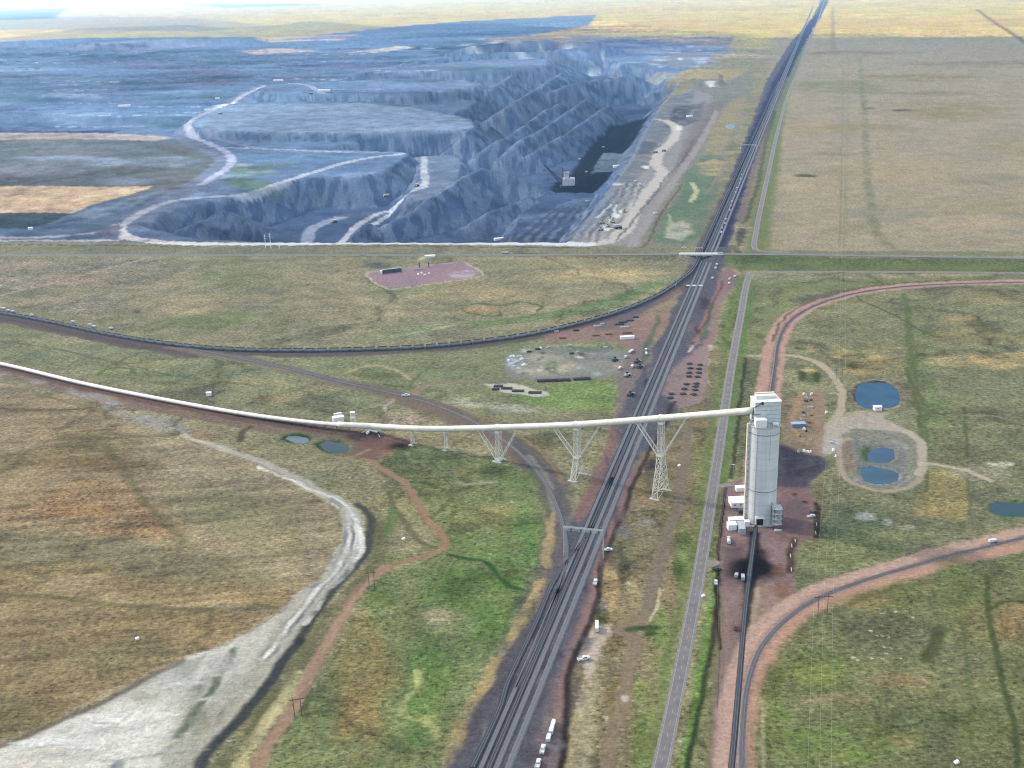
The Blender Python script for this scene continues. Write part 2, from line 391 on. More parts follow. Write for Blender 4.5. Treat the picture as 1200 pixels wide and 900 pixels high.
for pg, c in (([(280, 60), (330, 56), (380, 60), (300, 64)], (196, 190, 186)), ([(300, 44), (420, 40), (400, 47), (300, 50)], (206, 200, 190)), ([(405, 62), (470, 54), (488, 56), (440, 62)], (204, 200, 196)), ([(-100, 52), (60, 48), (90, 49), (-40, 56)], (200, 196, 196)), ([(330, 46), (400, 41), (430, 43), (370, 47)], (144, 160, 200)), ([(120, 55), (200, 50), (260, 52), (150, 62)], (144, 172, 204))):
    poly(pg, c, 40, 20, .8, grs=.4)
for k in range(90):      # bands of reclaimed benches
    y = 55 + 95 * R2.rand(); x = -60 + 520 * R2.rand(); L = 30 + 120 * R2.rand()
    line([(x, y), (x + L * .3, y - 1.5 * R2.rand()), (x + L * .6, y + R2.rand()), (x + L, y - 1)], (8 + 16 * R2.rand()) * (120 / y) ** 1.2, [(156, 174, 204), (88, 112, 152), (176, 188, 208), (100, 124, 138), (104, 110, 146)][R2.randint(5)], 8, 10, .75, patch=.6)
# tan strip and fields on the left
poly([(-300, 156), (60, 154), (150, 157), (206, 161), (180, 165), (120, 163), (-300, 166)], (172, 166, 162), 8, 8, .9, grs=.5)
poly([(-300, 150), (60, 153), (150, 153), (120, 156), (-300, 155)], (80, 100, 140), 6, 3, .8)
poly([(-300, 166), (90, 163), (180, 166), (235, 162), (256, 185), (240, 205), (205, 230), (160, 236), (-300, 220)], (116, 128, 136), 12, 10, .85, grs=.5)
poly([(120, 190), (205, 172), (250, 186), (235, 205), (210, 228), (140, 215)], (104, 116, 120), 20, 12, .6, patch=.9)
for q in ((205, 188, 32, 6), (170, 190, 20, 4), (130, 190, 30, 5), (60, 185, 50, 3), (150, 212, 30, 4), (40, 200, 60, 4)):
    blob(*q, (140, 164, 188), .7, patch=.7)
poly([(-300, 199), (60, 197), (100, 200), (60, 208), (-300, 209)], (136, 142, 150), 10, 6, .6)
poly([(-300, 222), (20, 218), (60, 218), (90, 219), (178, 218.5), (165, 224), (108, 240), (84, 249.5), (-300, 253)], (206, 184, 158), 4, 4, 1, grs=.6)
line([(-200, 243), (0, 236), (80, 231), (140, 224)], 6, (150, 140, 140), 4, 10, .5, patch=.5)
line([(-200, 230), (0, 228), (60, 226), (100, 222)], 5, (168, 152, 142), 4, 10, .5, patch=.5)
poly([(-300, 252), (60, 248.5), (85, 249), (55, 262), (34, 268), (-300, 268)], (82, 104, 116), 3, 3, .95, grs=.4)
poly([(40, 268), (90, 249), (120, 238), (190, 222), (200, 226), (170, 245), (130, 262), (118, 272), (60, 273)], (106, 130, 156), 8, 6, .9, grs=.3, patch=.8)
poly([(86, 252), (120, 240), (185, 225), (160, 240), (110, 258)], (136, 160, 184), 6, 6, .7, patch=.7)
# pit rocks: floor, faces, benches, tinted blue for the haze over them
sl_in = W2([(120, 284), (250, 233), (300, 100), (420, 40), (900, 44), (770, 150), (668, 284)])
i = sel(sl_in[:, 0].min(), sl_in[:, 1].min(), sl_in[:, 0].max(), sl_in[:, 1].max())
Hg = GZ.reshape(nr, nc)
dr = np.gradient(Hg, axis=0) / np.gradient(RS, axis=0)
dt = np.gradient(Hg, axis=1) / (np.gradient(TH, axis=1) * RS)
SLO = np.hypot(dr, dt).ravel()
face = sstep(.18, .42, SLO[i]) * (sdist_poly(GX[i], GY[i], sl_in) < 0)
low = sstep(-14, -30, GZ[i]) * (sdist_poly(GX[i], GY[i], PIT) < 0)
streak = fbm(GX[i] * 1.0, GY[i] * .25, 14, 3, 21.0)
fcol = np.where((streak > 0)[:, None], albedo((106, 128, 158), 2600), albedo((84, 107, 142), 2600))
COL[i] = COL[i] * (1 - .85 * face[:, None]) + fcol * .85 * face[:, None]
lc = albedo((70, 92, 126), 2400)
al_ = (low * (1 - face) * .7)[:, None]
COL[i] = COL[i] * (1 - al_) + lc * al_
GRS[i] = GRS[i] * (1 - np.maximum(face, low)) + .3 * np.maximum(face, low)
for k in range(14):
    blob(225 + 110 * R2.rand(), 190 + 30 * R2.rand(), 12 + 24 * R2.rand(), 1.5 + 3 * R2.rand(), [(92, 124, 120), (104, 134, 128), (146, 160, 180), (88, 112, 112)][k % 4], .75, patch=.6)
poly([(486, 183), (530, 181), (541, 190), (537, 208), (520, 222), (500, 232), (486, 236), (482, 226), (492, 208)], (118, 138, 162), 8, 8, .7, z=-22)
poly([(330, 156), (460, 155), (520, 153), (546, 152), (556, 148), (540, 137), (480, 126), (430, 121), (350, 121), (250, 124), (220, 140), (235, 152)], (134, 158, 188), 14, 8, .8, grs=.3, z=22)
line([(350, 140), (420, 146), (470, 138), (500, 140)], 12, (104, 124, 158), 8, 14, .5, z=22, patch=.6)
blob(472, 130, 14, 3, (98, 116, 146), .6)
poly([(400, 108), (470, 108), (540, 104), (558, 100), (540, 95), (440, 96)], (120, 146, 182), 20, 10, .7, z=38)
poly([(560, 78), (640, 76), (650, 68), (560, 68), (470, 80)], (128, 152, 186), 20, 10, .6, z=55)
line([(240, 160), (320, 176), (400, 178), (520, 180)], 12, (132, 144, 174), 4, 2, .9, grs=.1)
line([(380, 172), (460, 168), (530, 166)], 14, (60, 84, 122), 5, 3, .8)
line([(497, 182), (497, 206), (498, 218), (480, 226), (452, 232), (425, 240), (400, 262), (372, 282)], 17, (168, 178, 192), 3, 2, .9, grs=.1, z=-26)
line([(500, 222), (470, 232), (448, 240), (420, 256), (396, 278)], 15, (168, 180, 200), 3, 2, .9, grs=.1, z=-30)
line([(398, 244), (378, 250), (362, 262), (358, 276)], 24, (142, 156, 182), 5, 3, .8, grs=.1, z=-40)
# coal seams on the pit floor, the highwall's shadow painted in with them
poly([(655, 226), (672, 196), (690, 172), (716, 148), (748, 138), (764, 138), (742, 180), (716, 212), (702, 232)], (10, 40, 84), 10, 8, .97, grs=.1, z=-55)
poly([(640, 230), (712, 224), (716, 214), (650, 212)], (12, 44, 88), 8, 6, .9, grs=.1, z=-58)
poly([(706, 178), (742, 178), (724, 200), (694, 202)], (100, 122, 142), 4, 3, .95, z=-34)
for k in range(3):
    line([(692, 188 + 5 * k), (738, 186 + 4 * k)], 4, (64, 84, 110), 3, 3, .6, z=-34)
for k in range(12):
    o = k * 7
    line([(600 + o, 284), (622 + o * .9, 262), (648 + o * .6, 245), (676 + o * .3, 232)], 7, (70, 92, 120) if k % 2 else (126, 144, 164), 5, 8, .6, patch=.7, z=-38)
for q in ((850, 52, 30, 5), (800, 70, 40, 8), (770, 90, 30, 6), (830, 48, 40, 3), (760, 60, 40, 3)):
    blob(*q, (150, 158, 162), .7, patch=1.2)
for k in range(60):
    x = 640 + 200 * R2.rand(); y = 48 + 30 * R2.rand()
    blob(x, y, 6 + 16 * R2.rand(), .6 + 1.2 * R2.rand(), [(162, 182, 206), (122, 150, 186), (150, 158, 170)][R2.randint(3)], .6, patch=.8)
# pale crests of the far diggings
for k in range(46):
    x = 500 + 330 * R2.rand(); y = 40 + 34 * R2.rand() + (x - 500) * .02
    blob(x, y, 3 + 9 * R2.rand(), .5 + 1.1 * R2.rand(), (184, 204, 226), .7, patch=.7)
for q in ((770, 56, 50, 4), (740, 64, 40, 3), (700, 52, 50, 4), (660, 70, 40, 3), (620, 50, 40, 3), (560, 40, 50, 2)):
    blob(*q, (112, 146, 196), .6, patch=.8)
blob(580, 50, 8, 1.2, (228, 228, 228), .9); blob(720, 86, 8, 1.6, (224, 224, 226), .9); blob(665, 66, 6, 1.2, (216, 204, 200), .7)
for k in range(26):      # dry fields feathering into the far rim of the mine
    x = 600 + 270 * R2.rand(); y = 42 + 8 * R2.rand() + max(0, x - 800) * .25
    blob(x, y, 12 + 34 * R2.rand(), .7 + 1.5 * R2.rand(), [(176, 176, 172), (150, 158, 166), (196, 186, 166)][k % 3], .8, patch=.9)
# big haul road (left)
line([(336, 95), (310, 100), (290, 108), (268, 124), (240, 138), (218, 152), (216, 160), (228, 168), (250, 176), (266, 188), (258, 198), (240, 212), (210, 228), (180, 242), (158, 256), (140, 266), (122, 272)], 60, (120, 136, 164), 8, 4, .9, grs=.15)
line([(310, 101), (288, 110), (268, 124), (246, 138), (226, 148), (222, 158), (240, 166), (262, 176), (272, 188), (262, 200), (236, 216)], 20, (168, 180, 206), 5, 2, .85, grs=.1)
line([(246, 172), (300, 174), (400, 178), (410, 178)], 20, (154, 166, 196), 5, 2, .9, grs=.1)
line([(308, 100), (330, 106), (360, 110), (368, 114), (378, 121)], 22, (150, 166, 196), 6, 3, .85, grs=.1)
line([(300, 90), (330, 90), (352, 92)], 20, (140, 156, 186), 8, 3, .7)
poly([(256, 134), (262, 128), (270, 122), (276, 118), (274, 125), (266, 131)], (226, 226, 206), 3, 1, .95, grs=.1)
line([(136, 266), (146, 262), (170, 247), (200, 236), (240, 231), (285, 228), (330, 214), (400, 192), (440, 184), (480, 180)], 22, (166, 176, 194), 3, 2, .95, grs=.1)
line([(139, 264), (140, 272), (155, 280), (200, 284.5), (260, 286.5), (320, 286), (400, 284.5), (500, 284.5), (600, 285), (690, 286)], 26, (192, 196, 206), 3, 2, 1, grs=.1)
line([(-300, 278), (0, 279), (60, 278), (100, 275), (120, 272)], 20, (172, 176, 188), 4, 2, .95, grs=.1)
line([(-300, 283), (0, 282.5), (80, 283), (140, 282)], 11, (190, 192, 198), 3, 2, .95, grs=.1)
poly([(112, 274), (128, 266), (142, 262), (140, 280), (116, 279)], (106, 118, 142), 5, 3, .9)
poly([(170, 250), (235, 236), (215, 244), (190, 258), (182, 272), (165, 268)], (116, 132, 158), 6, 5, .7, patch=.8)
# belt between mine and highway
poly([(-1500, 288.5), (200, 289.5), (500, 288.5), (700, 289), (790, 291), (790, 299), (-1500, 299)], (120, 124, 110), 4, 4, 1, grs=.8)
line([(-300, 286.5), (150, 288), (400, 288.5), (690, 290)], 5, (72, 78, 82), 2, 2, .7)
# middle left plain
poly([(-1500, 300), (800, 300), (790, 330), (690, 372), (540, 402), (300, 408), (120, 388), (-20, 360), (-1500, 200)], (127, 127, 107), 8, 8, 1, grs=1)
poly([(-400, 302), (170, 302), (215, 312), (190, 345), (120, 372), (0, 355), (-400, 340)], (130, 128, 118), 20, 20, .8, grs=1.5, patch=1.4)
poly([(230, 305), (330, 304), (320, 330), (280, 345), (235, 330)], (112, 124, 100), 20, 14, .6, patch=1)
for q, c in (((240, 378, 45, 9), (96, 118, 84)), ((270, 372, 30, 7), (104, 124, 88)), ((560, 345, 80, 8), (148, 138, 108)), ((700, 322, 80, 9), (156, 144, 110)), ((200, 360, 60, 10), (146, 136, 112)), ((380, 350, 50, 10), (148, 136, 112)), ((320, 325, 40, 6), (142, 136, 114)), ((470, 340, 50, 7), (116, 126, 100)), ((440, 365, 50, 8), (136, 132, 106)), ((110, 325, 60, 6), (138, 128, 112)), ((620, 365, 60, 6), (150, 140, 110)), ((250, 350, 60, 5), (150, 138, 112)), ((600, 312, 120, 3), (122, 130, 100))):
    blob(*q, c, .7, patch=.8)
poly([(690, 355), (745, 338), (790, 322), (770, 338), (720, 360), (640, 376), (560, 385), (540, 380), (640, 366)], (100, 124, 90), 10, 8, .8)
poly([(470, 385), (520, 378), (540, 380), (470, 396), (400, 402), (420, 396)], (116, 132, 100), 8, 8, .7)
line([(462, 394), (500, 387), (530, 381)], 6, (164, 166, 142), 3, 4, .7, patch=.5)
line([(535, 358), (560, 356), (585, 358), (600, 356), (612, 354), (632, 358), (630, 365)], 4, (84, 100, 74), 2, 4, .85)
line([(540, 360), (548, 366), (570, 370), (585, 370), (582, 362)], 4, (84, 100, 74), 2, 4, .85)
line([(518, 372), (535, 373), (560, 377), (600, 374), (640, 368), (700, 356)], 4, (92, 110, 84), 3, 6, .6)
blob(565, 362, 22, 4, (150, 132, 100), .8)
line([(0, 346), (60, 332), (120, 316), (160, 306), (178, 301)], 4.5, (158, 150, 136), 2, 2, .9, grs=.2)
line([(-200, 372), (0, 346)], 4.5, (158, 150, 136), 2, 2, .9, grs=.2)
line([(0, 452), (40, 460), (100, 477), (120, 482)], 4, (96, 100, 84), 2, 3, .5)
blob(160, 365, 5, 2, (90, 96, 96), .7)
blob(240, 311, 10, 5, (100, 112, 96), .5, patch=.5)
# well pad rings
line([(395, 325), (400, 320), (420, 316), (450, 311), (500, 303), (530, 300)], 5, (140, 132, 114), 3, 2, .7)
line([(430, 336), (412, 333), (397, 328), (395, 323), (405, 318), (430, 314)], 6, (150, 138, 120), 3, 2, .7)
blob(446, 311, 18, 3.4, (88, 100, 100), .8)
poly([(430, 321), (441, 318), (535, 307.5), (548, 310), (563, 320), (556, 324), (470, 336.5), (455, 336), (440, 330)], (142, 122, 138), 3, 2, 1, grs=.3)
line([(430, 321), (441, 318), (535, 307.5), (549, 310.5), (566, 320.5), (556, 325.5), (470, 337.5), (452, 337), (438, 330), (429, 322)], 4, (168, 156, 152), 2, 1, .8)
poly([(525, 322), (545, 317), (560, 318), (556, 324), (528, 327)], (168, 172, 182), 4, 5, .8, patch=.6)
line([(493, 305), (497, 300), (508, 300)], 5, (180, 172, 156), 2, 1, .8)
# highway verge, east side
poly([(842, 303), (1000, 306), (1500, 310), (1500, 325), (900, 318), (850, 314)], (92, 110, 84), 5, 4, .9, grs=.7)
poly([(800, 300), (700, 299), (640, 300.5), (700, 304), (790, 308)], (106, 110, 98), 4, 3, .8)
poly([(905, 293), (1500, 297), (1500, 302), (1000, 299), (850, 297)], (106, 118, 98), 4, 4, .7)
line([(868, 300), (858, 288), (853, 296), (846, 302)], 9, (76, 84, 88), 5, 4, .6)
poly([(866, 266), (874, 268), (872, 285), (866, 290), (862, 280)], (72, 82, 94), 5, 4, .8)
line([(854, 266.5), (884, 266.5)], 5, (160, 156, 138), 2, 1, .8)
# wide fields right, middle band
poly([(860, 325), (1600, 332), (1900, 600), (1200, 612), (1000, 660), (930, 700), (905, 640), (905, 470), (915, 400), (935, 372), (860, 372)], (112, 116, 92), 12, 8, 1, grs=1)
poly([(870, 330), (1200, 322), (1500, 322), (1500, 330), (1000, 340), (930, 365), (905, 415), (860, 415)], (108, 118, 92), 8, 8, .9, grs=.8)
for q, c in (((1160, 350, 60, 7), (128, 122, 98)), ((1000, 350, 40, 6), (112, 116, 90)), ((1080, 365, 40, 8), (104, 110, 86)), ((1140, 395, 90, 8), (118, 116, 88)), ((1130, 375, 22, 6), (140, 126, 94)), ((1060, 340, 90, 4), (120, 114, 100)), ((1100, 500, 30, 30), (96, 112, 84)), ((1150, 530, 50, 20), (102, 104, 84)), ((1080, 410, 12, 26), (88, 112, 76)), ((1090, 470, 14, 30), (92, 118, 76)), ((1160, 480, 40, 16), (104, 108, 86)), ((960, 350, 20, 5), (92, 98, 94))):
    blob(*q, c, .7, patch=.9)
R3 = np.random.RandomState(9)
for k in range(34):      # eroded tan breaks
    x = 940 + 280 * R3.rand(); y = 398 + 20 * R3.rand() + (x - 940) * .06
    blob(x, y, 6 + 14 * R3.rand(), 1.5 + 2.5 * R3.rand(), (152, 136, 100) if R3.rand() > .4 else (76, 92, 74), .7, patch=.5)
poly([(1090, 418), (1150, 415), (1200, 412), (1300, 415), (1300, 440), (1200, 432), (1140, 428), (1100, 430)], (148, 132, 98), 5, 8, .7, patch=.7)
poly([(985, 432), (1000, 421), (1030, 417), (1055, 422), (1062, 432), (1050, 441), (1005, 441)], (140, 126, 90), 5, 6, .8, patch=.8)
blob(1002, 428, 9, 4.5, (70, 88, 64), .8, patch=.4); blob(1047, 432, 9, 5, (158, 138, 104), .8, patch=.4)
blob(951, 440, 16, 12, (84, 98, 78), .8); blob(950, 434, 9, 3, (156, 144, 104), .9); blob(940, 441, 5, 7, (58, 72, 56), .8); blob(958, 443, 5, 6, (62, 78, 60), .8)
line([(1000, 340), (1008, 351), (1022, 358), (1048, 370), (1080, 388), (1100, 396)], 2.4, (82, 92, 72), 2, 1, .8)
line([(1060, 345), (1064, 370), (1068, 420), (1074, 450), (1080, 480), (1084, 510), (1082, 535)], 7, (86, 104, 74), 4, 5, .7)
line([(1062, 430), (1068, 450), (1073, 470), (1078, 500)], 3, (80, 96, 70), 2, 2, .7)
line([(1130, 478), (1131, 500), (1134, 520), (1132, 534)], 2.5, (78, 92, 66), 2, 1, .7)
line([(1128, 478), (1160, 479), (1190, 486), (1240, 492)], 2.5, (86, 98, 72), 2, 1, .5)
line([(1130, 487), (1160, 488), (1200, 497)], 1.8, (140, 136, 108), 1.5, 1, .5)
poly([(1088, 554), (1110, 552), (1134, 556), (1134, 610), (1090, 606), (1082, 586), (1070, 580), (1086, 576)], (134, 124, 84), 3, 3, .85)
line([(1066, 577), (1085, 576), (1087, 552)], 2.2, (82, 90, 66), 1.5, 1, .6); line([(1134, 556), (1136, 600), (1145, 606), (1200, 613)], 2.5, (86, 98, 72), 1.5, 1, .6)
blob(1100, 600, 30, 7, (140, 124, 86), .6, patch=.5)
blob(1150, 555, 34, 9, (130, 130, 112), .7, patch=.5); blob(1170, 543, 18, 3.5, (186, 182, 166), .7, patch=.4)
blob(990, 615, 60, 20, (78, 98, 78), .75, patch=1.1); blob(1015, 606, 13, 5, (150, 156, 152), .8, patch=.3); blob(1040, 612, 6, 5, (146, 150, 140), .7, patch=.3); blob(1065, 618, 10, 3, (150, 150, 130), .6, patch=.3)
poly([(938, 640), (1000, 625), (1100, 625), (1060, 650), (1000, 668), (945, 690)], (112, 124, 80), 8, 8, .7, patch=1.2)
# pond surrounds
blob(1029, 463, 36, 22, (116, 112, 94), .8, soft=.3); blob(1029, 463, 31.5, 18.6, (140, 132, 114), .9, soft=.15); blob(1029, 463, 29, 17, (58, 72, 72), .9, soft=.1)
poly([(985, 512), (1000, 502), (1050, 498), (1072, 508), (1080, 520), (1080, 560), (1070, 572), (1030, 574), (1000, 568), (986, 552)], (120, 122, 112), 4, 4, .95, grs=.5)
poly([(998, 514), (1050, 516), (1064, 520), (1066, 560), (1050, 570), (1004, 566), (1000, 540)], (142, 144, 136), 3, 6, .8, patch=.7)
poly([(988, 514), (1000, 514), (1002, 545), (998, 560), (990, 545)], (128, 112, 96), 3, 4, .9); blob(1002, 525, 8, 14, (106, 114, 110), .8, patch=.5)
poly([(1003, 517), (1030, 515), (1058, 520), (1064, 535), (1063, 560), (1050, 569), (1010, 569), (1001, 556), (1004, 535)], (104, 110, 112), 3, 4, .8, patch=1.2)
blob(1015, 531, 6, 10, (64, 96, 64), .8)
line([(996, 514), (985, 520), (984, 545), (996, 563), (1020, 573), (1045, 575), (1068, 570), (1079, 558), (1081, 535), (1078, 515), (1060, 504), (1030, 500)], 5, (150, 140, 120), 2, 1, .95, grs=.1)
line([(1036, 500), (1060, 505), (1073, 512), (1081, 522), (1081, 545), (1078, 556)], 7.5, (158, 150, 134), 2, 1, .95, grs=.1)
line([(1081, 543), (1100, 545), (1125, 549), (1145, 556), (1160, 563)], 5, (168, 158, 134), 2, 1.5, .9, grs=.1)
line([(905, 417), (925, 417), (945, 420), (965, 429), (978, 443), (986, 458), (986, 475), (982, 488), (972, 498), (962, 508), (958, 530)], 7.5, (160, 150, 128), 2, 1, .95, grs=.1)
line([(800, 415.5), (830, 416), (905, 417)], 4.5, (158, 154, 132), 2, 1, .9, grs=.1)
line([(973, 461.5), (984, 461.5)], 4, (160, 152, 130), 2, .5, .9)
poly([(960, 512), (974, 496), (990, 487), (1030, 488), (1055, 498), (1075, 510), (1040, 504), (1000, 502), (985, 510), (980, 530), (958, 536)], (158, 150, 138), 4, 4, .95, grs=.2)
poly([(986, 484), (1010, 481), (1040, 484), (1034, 494), (1022, 500), (1026, 490), (1000, 488)], (158, 148, 130), 3, 3, .8, grs=.2)
poly([(958, 522), (972, 514), (984, 512), (982, 530), (960, 536)], (156, 158, 158), 4, 5, .7, patch=.4)
blob(1180, 595, 30, 13, (86, 108, 76), .7, soft=.2)
# left-front fields
poly([(-1500, 440), (0, 447), (110, 486), (190, 512), (230, 515), (330, 552), (390, 585), (400, 625), (375, 690), (330, 722), (260, 760), (100, 830), (0, 872), (-900, 1200)], (136, 126, 102), 4, 6, 1, grs=.85)
poly([(-600, 450), (60, 470), (160, 505), (215, 620), (-600, 610)], (124, 108, 84), 25, 14, .6, grs=.85, patch=1.2)
poly([(30, 590), (90, 560), (150, 560), (180, 600), (216, 628), (140, 634), (40, 624), (-60, 616)], (138, 112, 86), 8, 6, .75, patch=1.2, grs=1.3)
poly([(-600, 612), (40, 618), (215, 632), (250, 650), (360, 680), (340, 690), (-600, 652)], (112, 108, 84), 14, 10, .8, grs=.85)
poly([(-600, 652), (60, 662), (200, 678), (350, 684), (368, 690), (330, 716), (200, 706), (60, 696), (-600, 680)], (140, 122, 88), 12, 8, .75, grs=.85)
poly([(-600, 694), (60, 697), (140, 707), (250, 714), (320, 720), (250, 758), (140, 800), (40, 850), (-600, 1000)], (126, 110, 80), 4, 4, .8, grs=.85)
for q, c in (((60, 745, 90, 12), (138, 114, 84)), ((140, 770, 60, 20), (110, 106, 76)), ((20, 840, 40, 25), (104, 102, 74)), ((30, 800, 60, 12), (136, 110, 82)), ((200, 725, 60, 5), (124, 104, 70)), ((60, 480, 90, 14), (130, 112, 90)), ((250, 590, 60, 22), (100, 106, 80)), ((300, 610, 50, 25), (116, 116, 88)), ((320, 640, 40, 20), (112, 108, 80)), ((110, 520, 60, 14), (98, 98, 72)), ((140, 545, 60, 8), (108, 92, 68)), ((60, 540, 70, 12), (112, 100, 76)), ((180, 500, 30, 10), (126, 114, 88)), ((320, 590, 40, 14), (122, 112, 86)), ((300, 700, 50, 8), (136, 112, 80)), ((20, 690, 60, 6), (146, 122, 82)), ((90, 665, 50, 8), (146, 124, 86)), ((95, 600, 40, 8), (140, 108, 76))):
    blob(*q, c, .6, patch=1.1)
line([(110, 510), (140, 545), (165, 580), (190, 610), (215, 632)], 5, (92, 96, 72), 6, 3, .6)
line([(-100, 693), (60, 697), (140, 707), (250, 714)], 5, (92, 92, 66), 3, 1, .6)
line([(-60, 480), (0, 479), (60, 482), (105, 478)], 4, (92, 88, 70), 3, 2, .6)
# conveyor corridor
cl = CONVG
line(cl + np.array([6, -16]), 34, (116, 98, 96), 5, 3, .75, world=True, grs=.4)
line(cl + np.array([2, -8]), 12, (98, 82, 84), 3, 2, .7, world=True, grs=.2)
line([(-100, 425), (0, 440), (60, 452), (110, 465), (160, 485), (215, 505)], 9, (146, 150, 154), 6, 6, .6, patch=.5)
poly([(115, 475), (150, 472), (180, 484), (215, 497), (225, 508), (180, 506), (130, 488)], (132, 134, 134), 6, 8, .8, patch=.7)
poly([(60, 432), (200, 455), (320, 482), (380, 497), (330, 490), (180, 468), (60, 440)], (110, 110, 92), 8, 6, .5)
blob(250, 508, 30, 6, (124, 108, 96), .6, patch=.6); blob(240, 513, 12, 2.5, (150, 118, 86), .7, patch=.5)
line([(128, 433), (158, 441), (200, 452), (300, 470), (360, 478)], 3, (96, 104, 84), 2, 3, .6)
# strip between the train track and the conveyor
poly([(-400, 340), (0, 380), (130, 402), (260, 416), (400, 450), (480, 474), (430, 486), (380, 492), (300, 480), (200, 462), (0, 420), (-400, 350)], (116, 122, 98), 6, 6, .95, grs=1)
for q, c in (((180, 425, 50, 5), (140, 132, 100)), ((160, 440, 40, 4), (108, 120, 88)), ((320, 465, 30, 7), (144, 128, 96)), ((380, 455, 30, 4), (140, 128, 98)), ((240, 440, 50, 6), (108, 122, 96)), ((230, 448, 50, 3), (88, 100, 76)), ((60, 400, 40, 3), (140, 128, 108)), ((300, 450, 40, 5), (138, 128, 96)), ((90, 415, 60, 6), (118, 126, 108))):
    blob(*q, c, .7, patch=.8)
line([(115, 440), (125, 433), (140, 431), (155, 433), (158, 438)], 4, (84, 106, 70), 2, 3, .7)
blob(245, 461, 14, 2.5, (122, 108, 108), .7)
line([(0, 400), (60, 408), (130, 424), (200, 440), (300, 452)], 2.4, (88, 94, 80), 2, 1, .6)
# rail beds
line(TRAIN + np.array([1, -7]), 26, (92, 92, 100), 5, 4, .9, world=True, grs=.2)
poly([(-200, 352), (0, 371), (40, 378), (130, 398), (180, 407), (240, 413), (230, 420), (150, 408), (90, 396), (0, 378), (-200, 362)], (96, 90, 100), 5, 5, .85, grs=.2)
line(WYE, 18, (104, 104, 104), 4, 3, .95, world=True, grs=.2)
line(WYE + np.array([-7, -6]), 9, (128, 110, 94), 4, 3, .5, world=True)
poly([(400, 448), (430, 446), (470, 456), (520, 472), (560, 487), (600, 512), (645, 556), (662, 590), (640, 600), (625, 565), (590, 528), (540, 500), (480, 478)], (110, 100, 94), 5, 4, .85, grs=.25)
poly([(590, 505), (630, 525), (662, 560), (670, 600), (650, 640), (636, 640), (640, 600), (620, 560)], (90, 90, 96), 5, 5, .8, grs=.2)
line([(500, 462), (560, 484), (600, 505), (640, 536), (660, 566)], 3, (138, 112, 84), 2, 2, .7)
line([(620, 535), (640, 560), (648, 590), (650, 610)], 5, (134, 130, 120), 3, 3, .6)
# middle greens between the wye and left road
poly([(440, 545), (480, 520), (540, 530), (600, 545), (635, 580), (645, 625), (640, 680), (600, 745), (560, 800), (540, 850), (520, 920), (300, 920), (330, 860), (400, 750), (440, 680), (520, 640), (500, 600), (470, 570)], (100, 112, 76), 8, 6, 1, grs=1)
for q, c in (((540, 600, 60, 22), (118, 122, 82)), ((590, 600, 28, 12), (136, 132, 88)), ((545, 560, 60, 14), (104, 106, 80)), ((615, 650, 18, 60), (84, 124, 62)), ((560, 700, 50, 60), (86, 116, 62)), ((520, 730, 30, 20), (122, 120, 88)), ((510, 720, 16, 10), (146, 138, 110)), ((420, 790, 35, 70), (134, 112, 74)), ((420, 860, 30, 40), (140, 114, 74)), ((500, 800, 30, 60), (84, 116, 58)), ((460, 740, 20, 30), (108, 116, 76)), ((560, 640, 50, 16), (104, 124, 72)), ((490, 580, 40, 12), (120, 120, 80)), ((600, 560, 30, 12), (92, 116, 76)), ((440, 700, 26, 14), (96, 114, 66)), ((470, 655, 40, 8), (104, 114, 72))):
    blob(*q, c, .7, patch=.9)
line([(524, 650), (545, 655), (565, 659), (576, 667), (584, 677), (600, 690), (617, 694)], 3.2, (46, 84, 46), 2.5, 4, .85)
line([(484, 786), (488, 800), (476, 815), (472, 832), (500, 842), (512, 850), (522, 862)], 3.5, (146, 152, 96), 3, 9, .65, patch=.12)
blob(488, 793, 5, 9, (158, 164, 96), .7, patch=.4); blob(505, 843, 12, 7, (138, 150, 86), .7, patch=.4); blob(490, 865, 18, 12, (64, 104, 44), .6, patch=.5)
line([(478, 538), (500, 545), (530, 560), (545, 568), (580, 564)], 4, (146, 150, 130), 2, 3, .7, patch=.5)
# upper middle area north of the gallery
poly([(300, 420), (400, 418), (560, 410), (720, 385), (750, 400), (735, 460), (700, 490), (600, 494), (500, 465), (430, 450), (360, 434)], (116, 124, 96), 6, 6, .95, grs=.9)
poly([(610, 460), (660, 450), (700, 447), (724, 456), (720, 480), (700, 488), (650, 478), (600, 468)], (104, 130, 80), 6, 5, .9)
poly([(405, 437), (440, 428), (465, 432), (485, 443), (470, 450), (430, 448)], (110, 118, 92), 4, 4, .9); line([(404, 437), (425, 430), (450, 429), (470, 436), (480, 444)], 4.5, (158, 148, 112), 3, 2, .8); blob(440, 440, 26, 5, (84, 98, 76), .6, patch=.6)
blob(520, 428, 30, 9, (108, 116, 92), .7, patch=.6); line([(478, 456), (490, 440), (508, 425)], 3, (92, 108, 76), 2, 1, .7)
line([(483, 462), (495, 454), (515, 449), (560, 446.5), (650, 444), (725, 440)], 6.5, (134, 118, 108), 2.5, 2, .9, grs=.15)
line([(560, 447), (650, 444), (725, 440)], 5, (112, 116, 124), 2.5, 2, .8, grs=.15)
poly([(566, 450), (600, 449), (642, 459), (645, 462), (630, 465), (590, 460)], (172, 172, 156), 2.5, 3, .95, grs=.2)
poly([(560, 495), (700, 478), (715, 490), (690, 500), (560, 500)], (118, 112, 94), 6, 5, .6)
for q in ((545, 470, 30, 4), (600, 480, 26, 4), (575, 475, 40, 3)):
    blob(*q, (150, 150, 136), .7, patch=.4)
blob(470, 492, 36, 6, (140, 128, 116), .85, patch=.8)
line([(404, 484), (430, 478), (450, 470), (462, 467)], 4, (142, 132, 108), 2, 2, .7)
line([(452, 482), (452, 475), (462, 468)], 3, (156, 148, 128), 1.5, 1, .7)
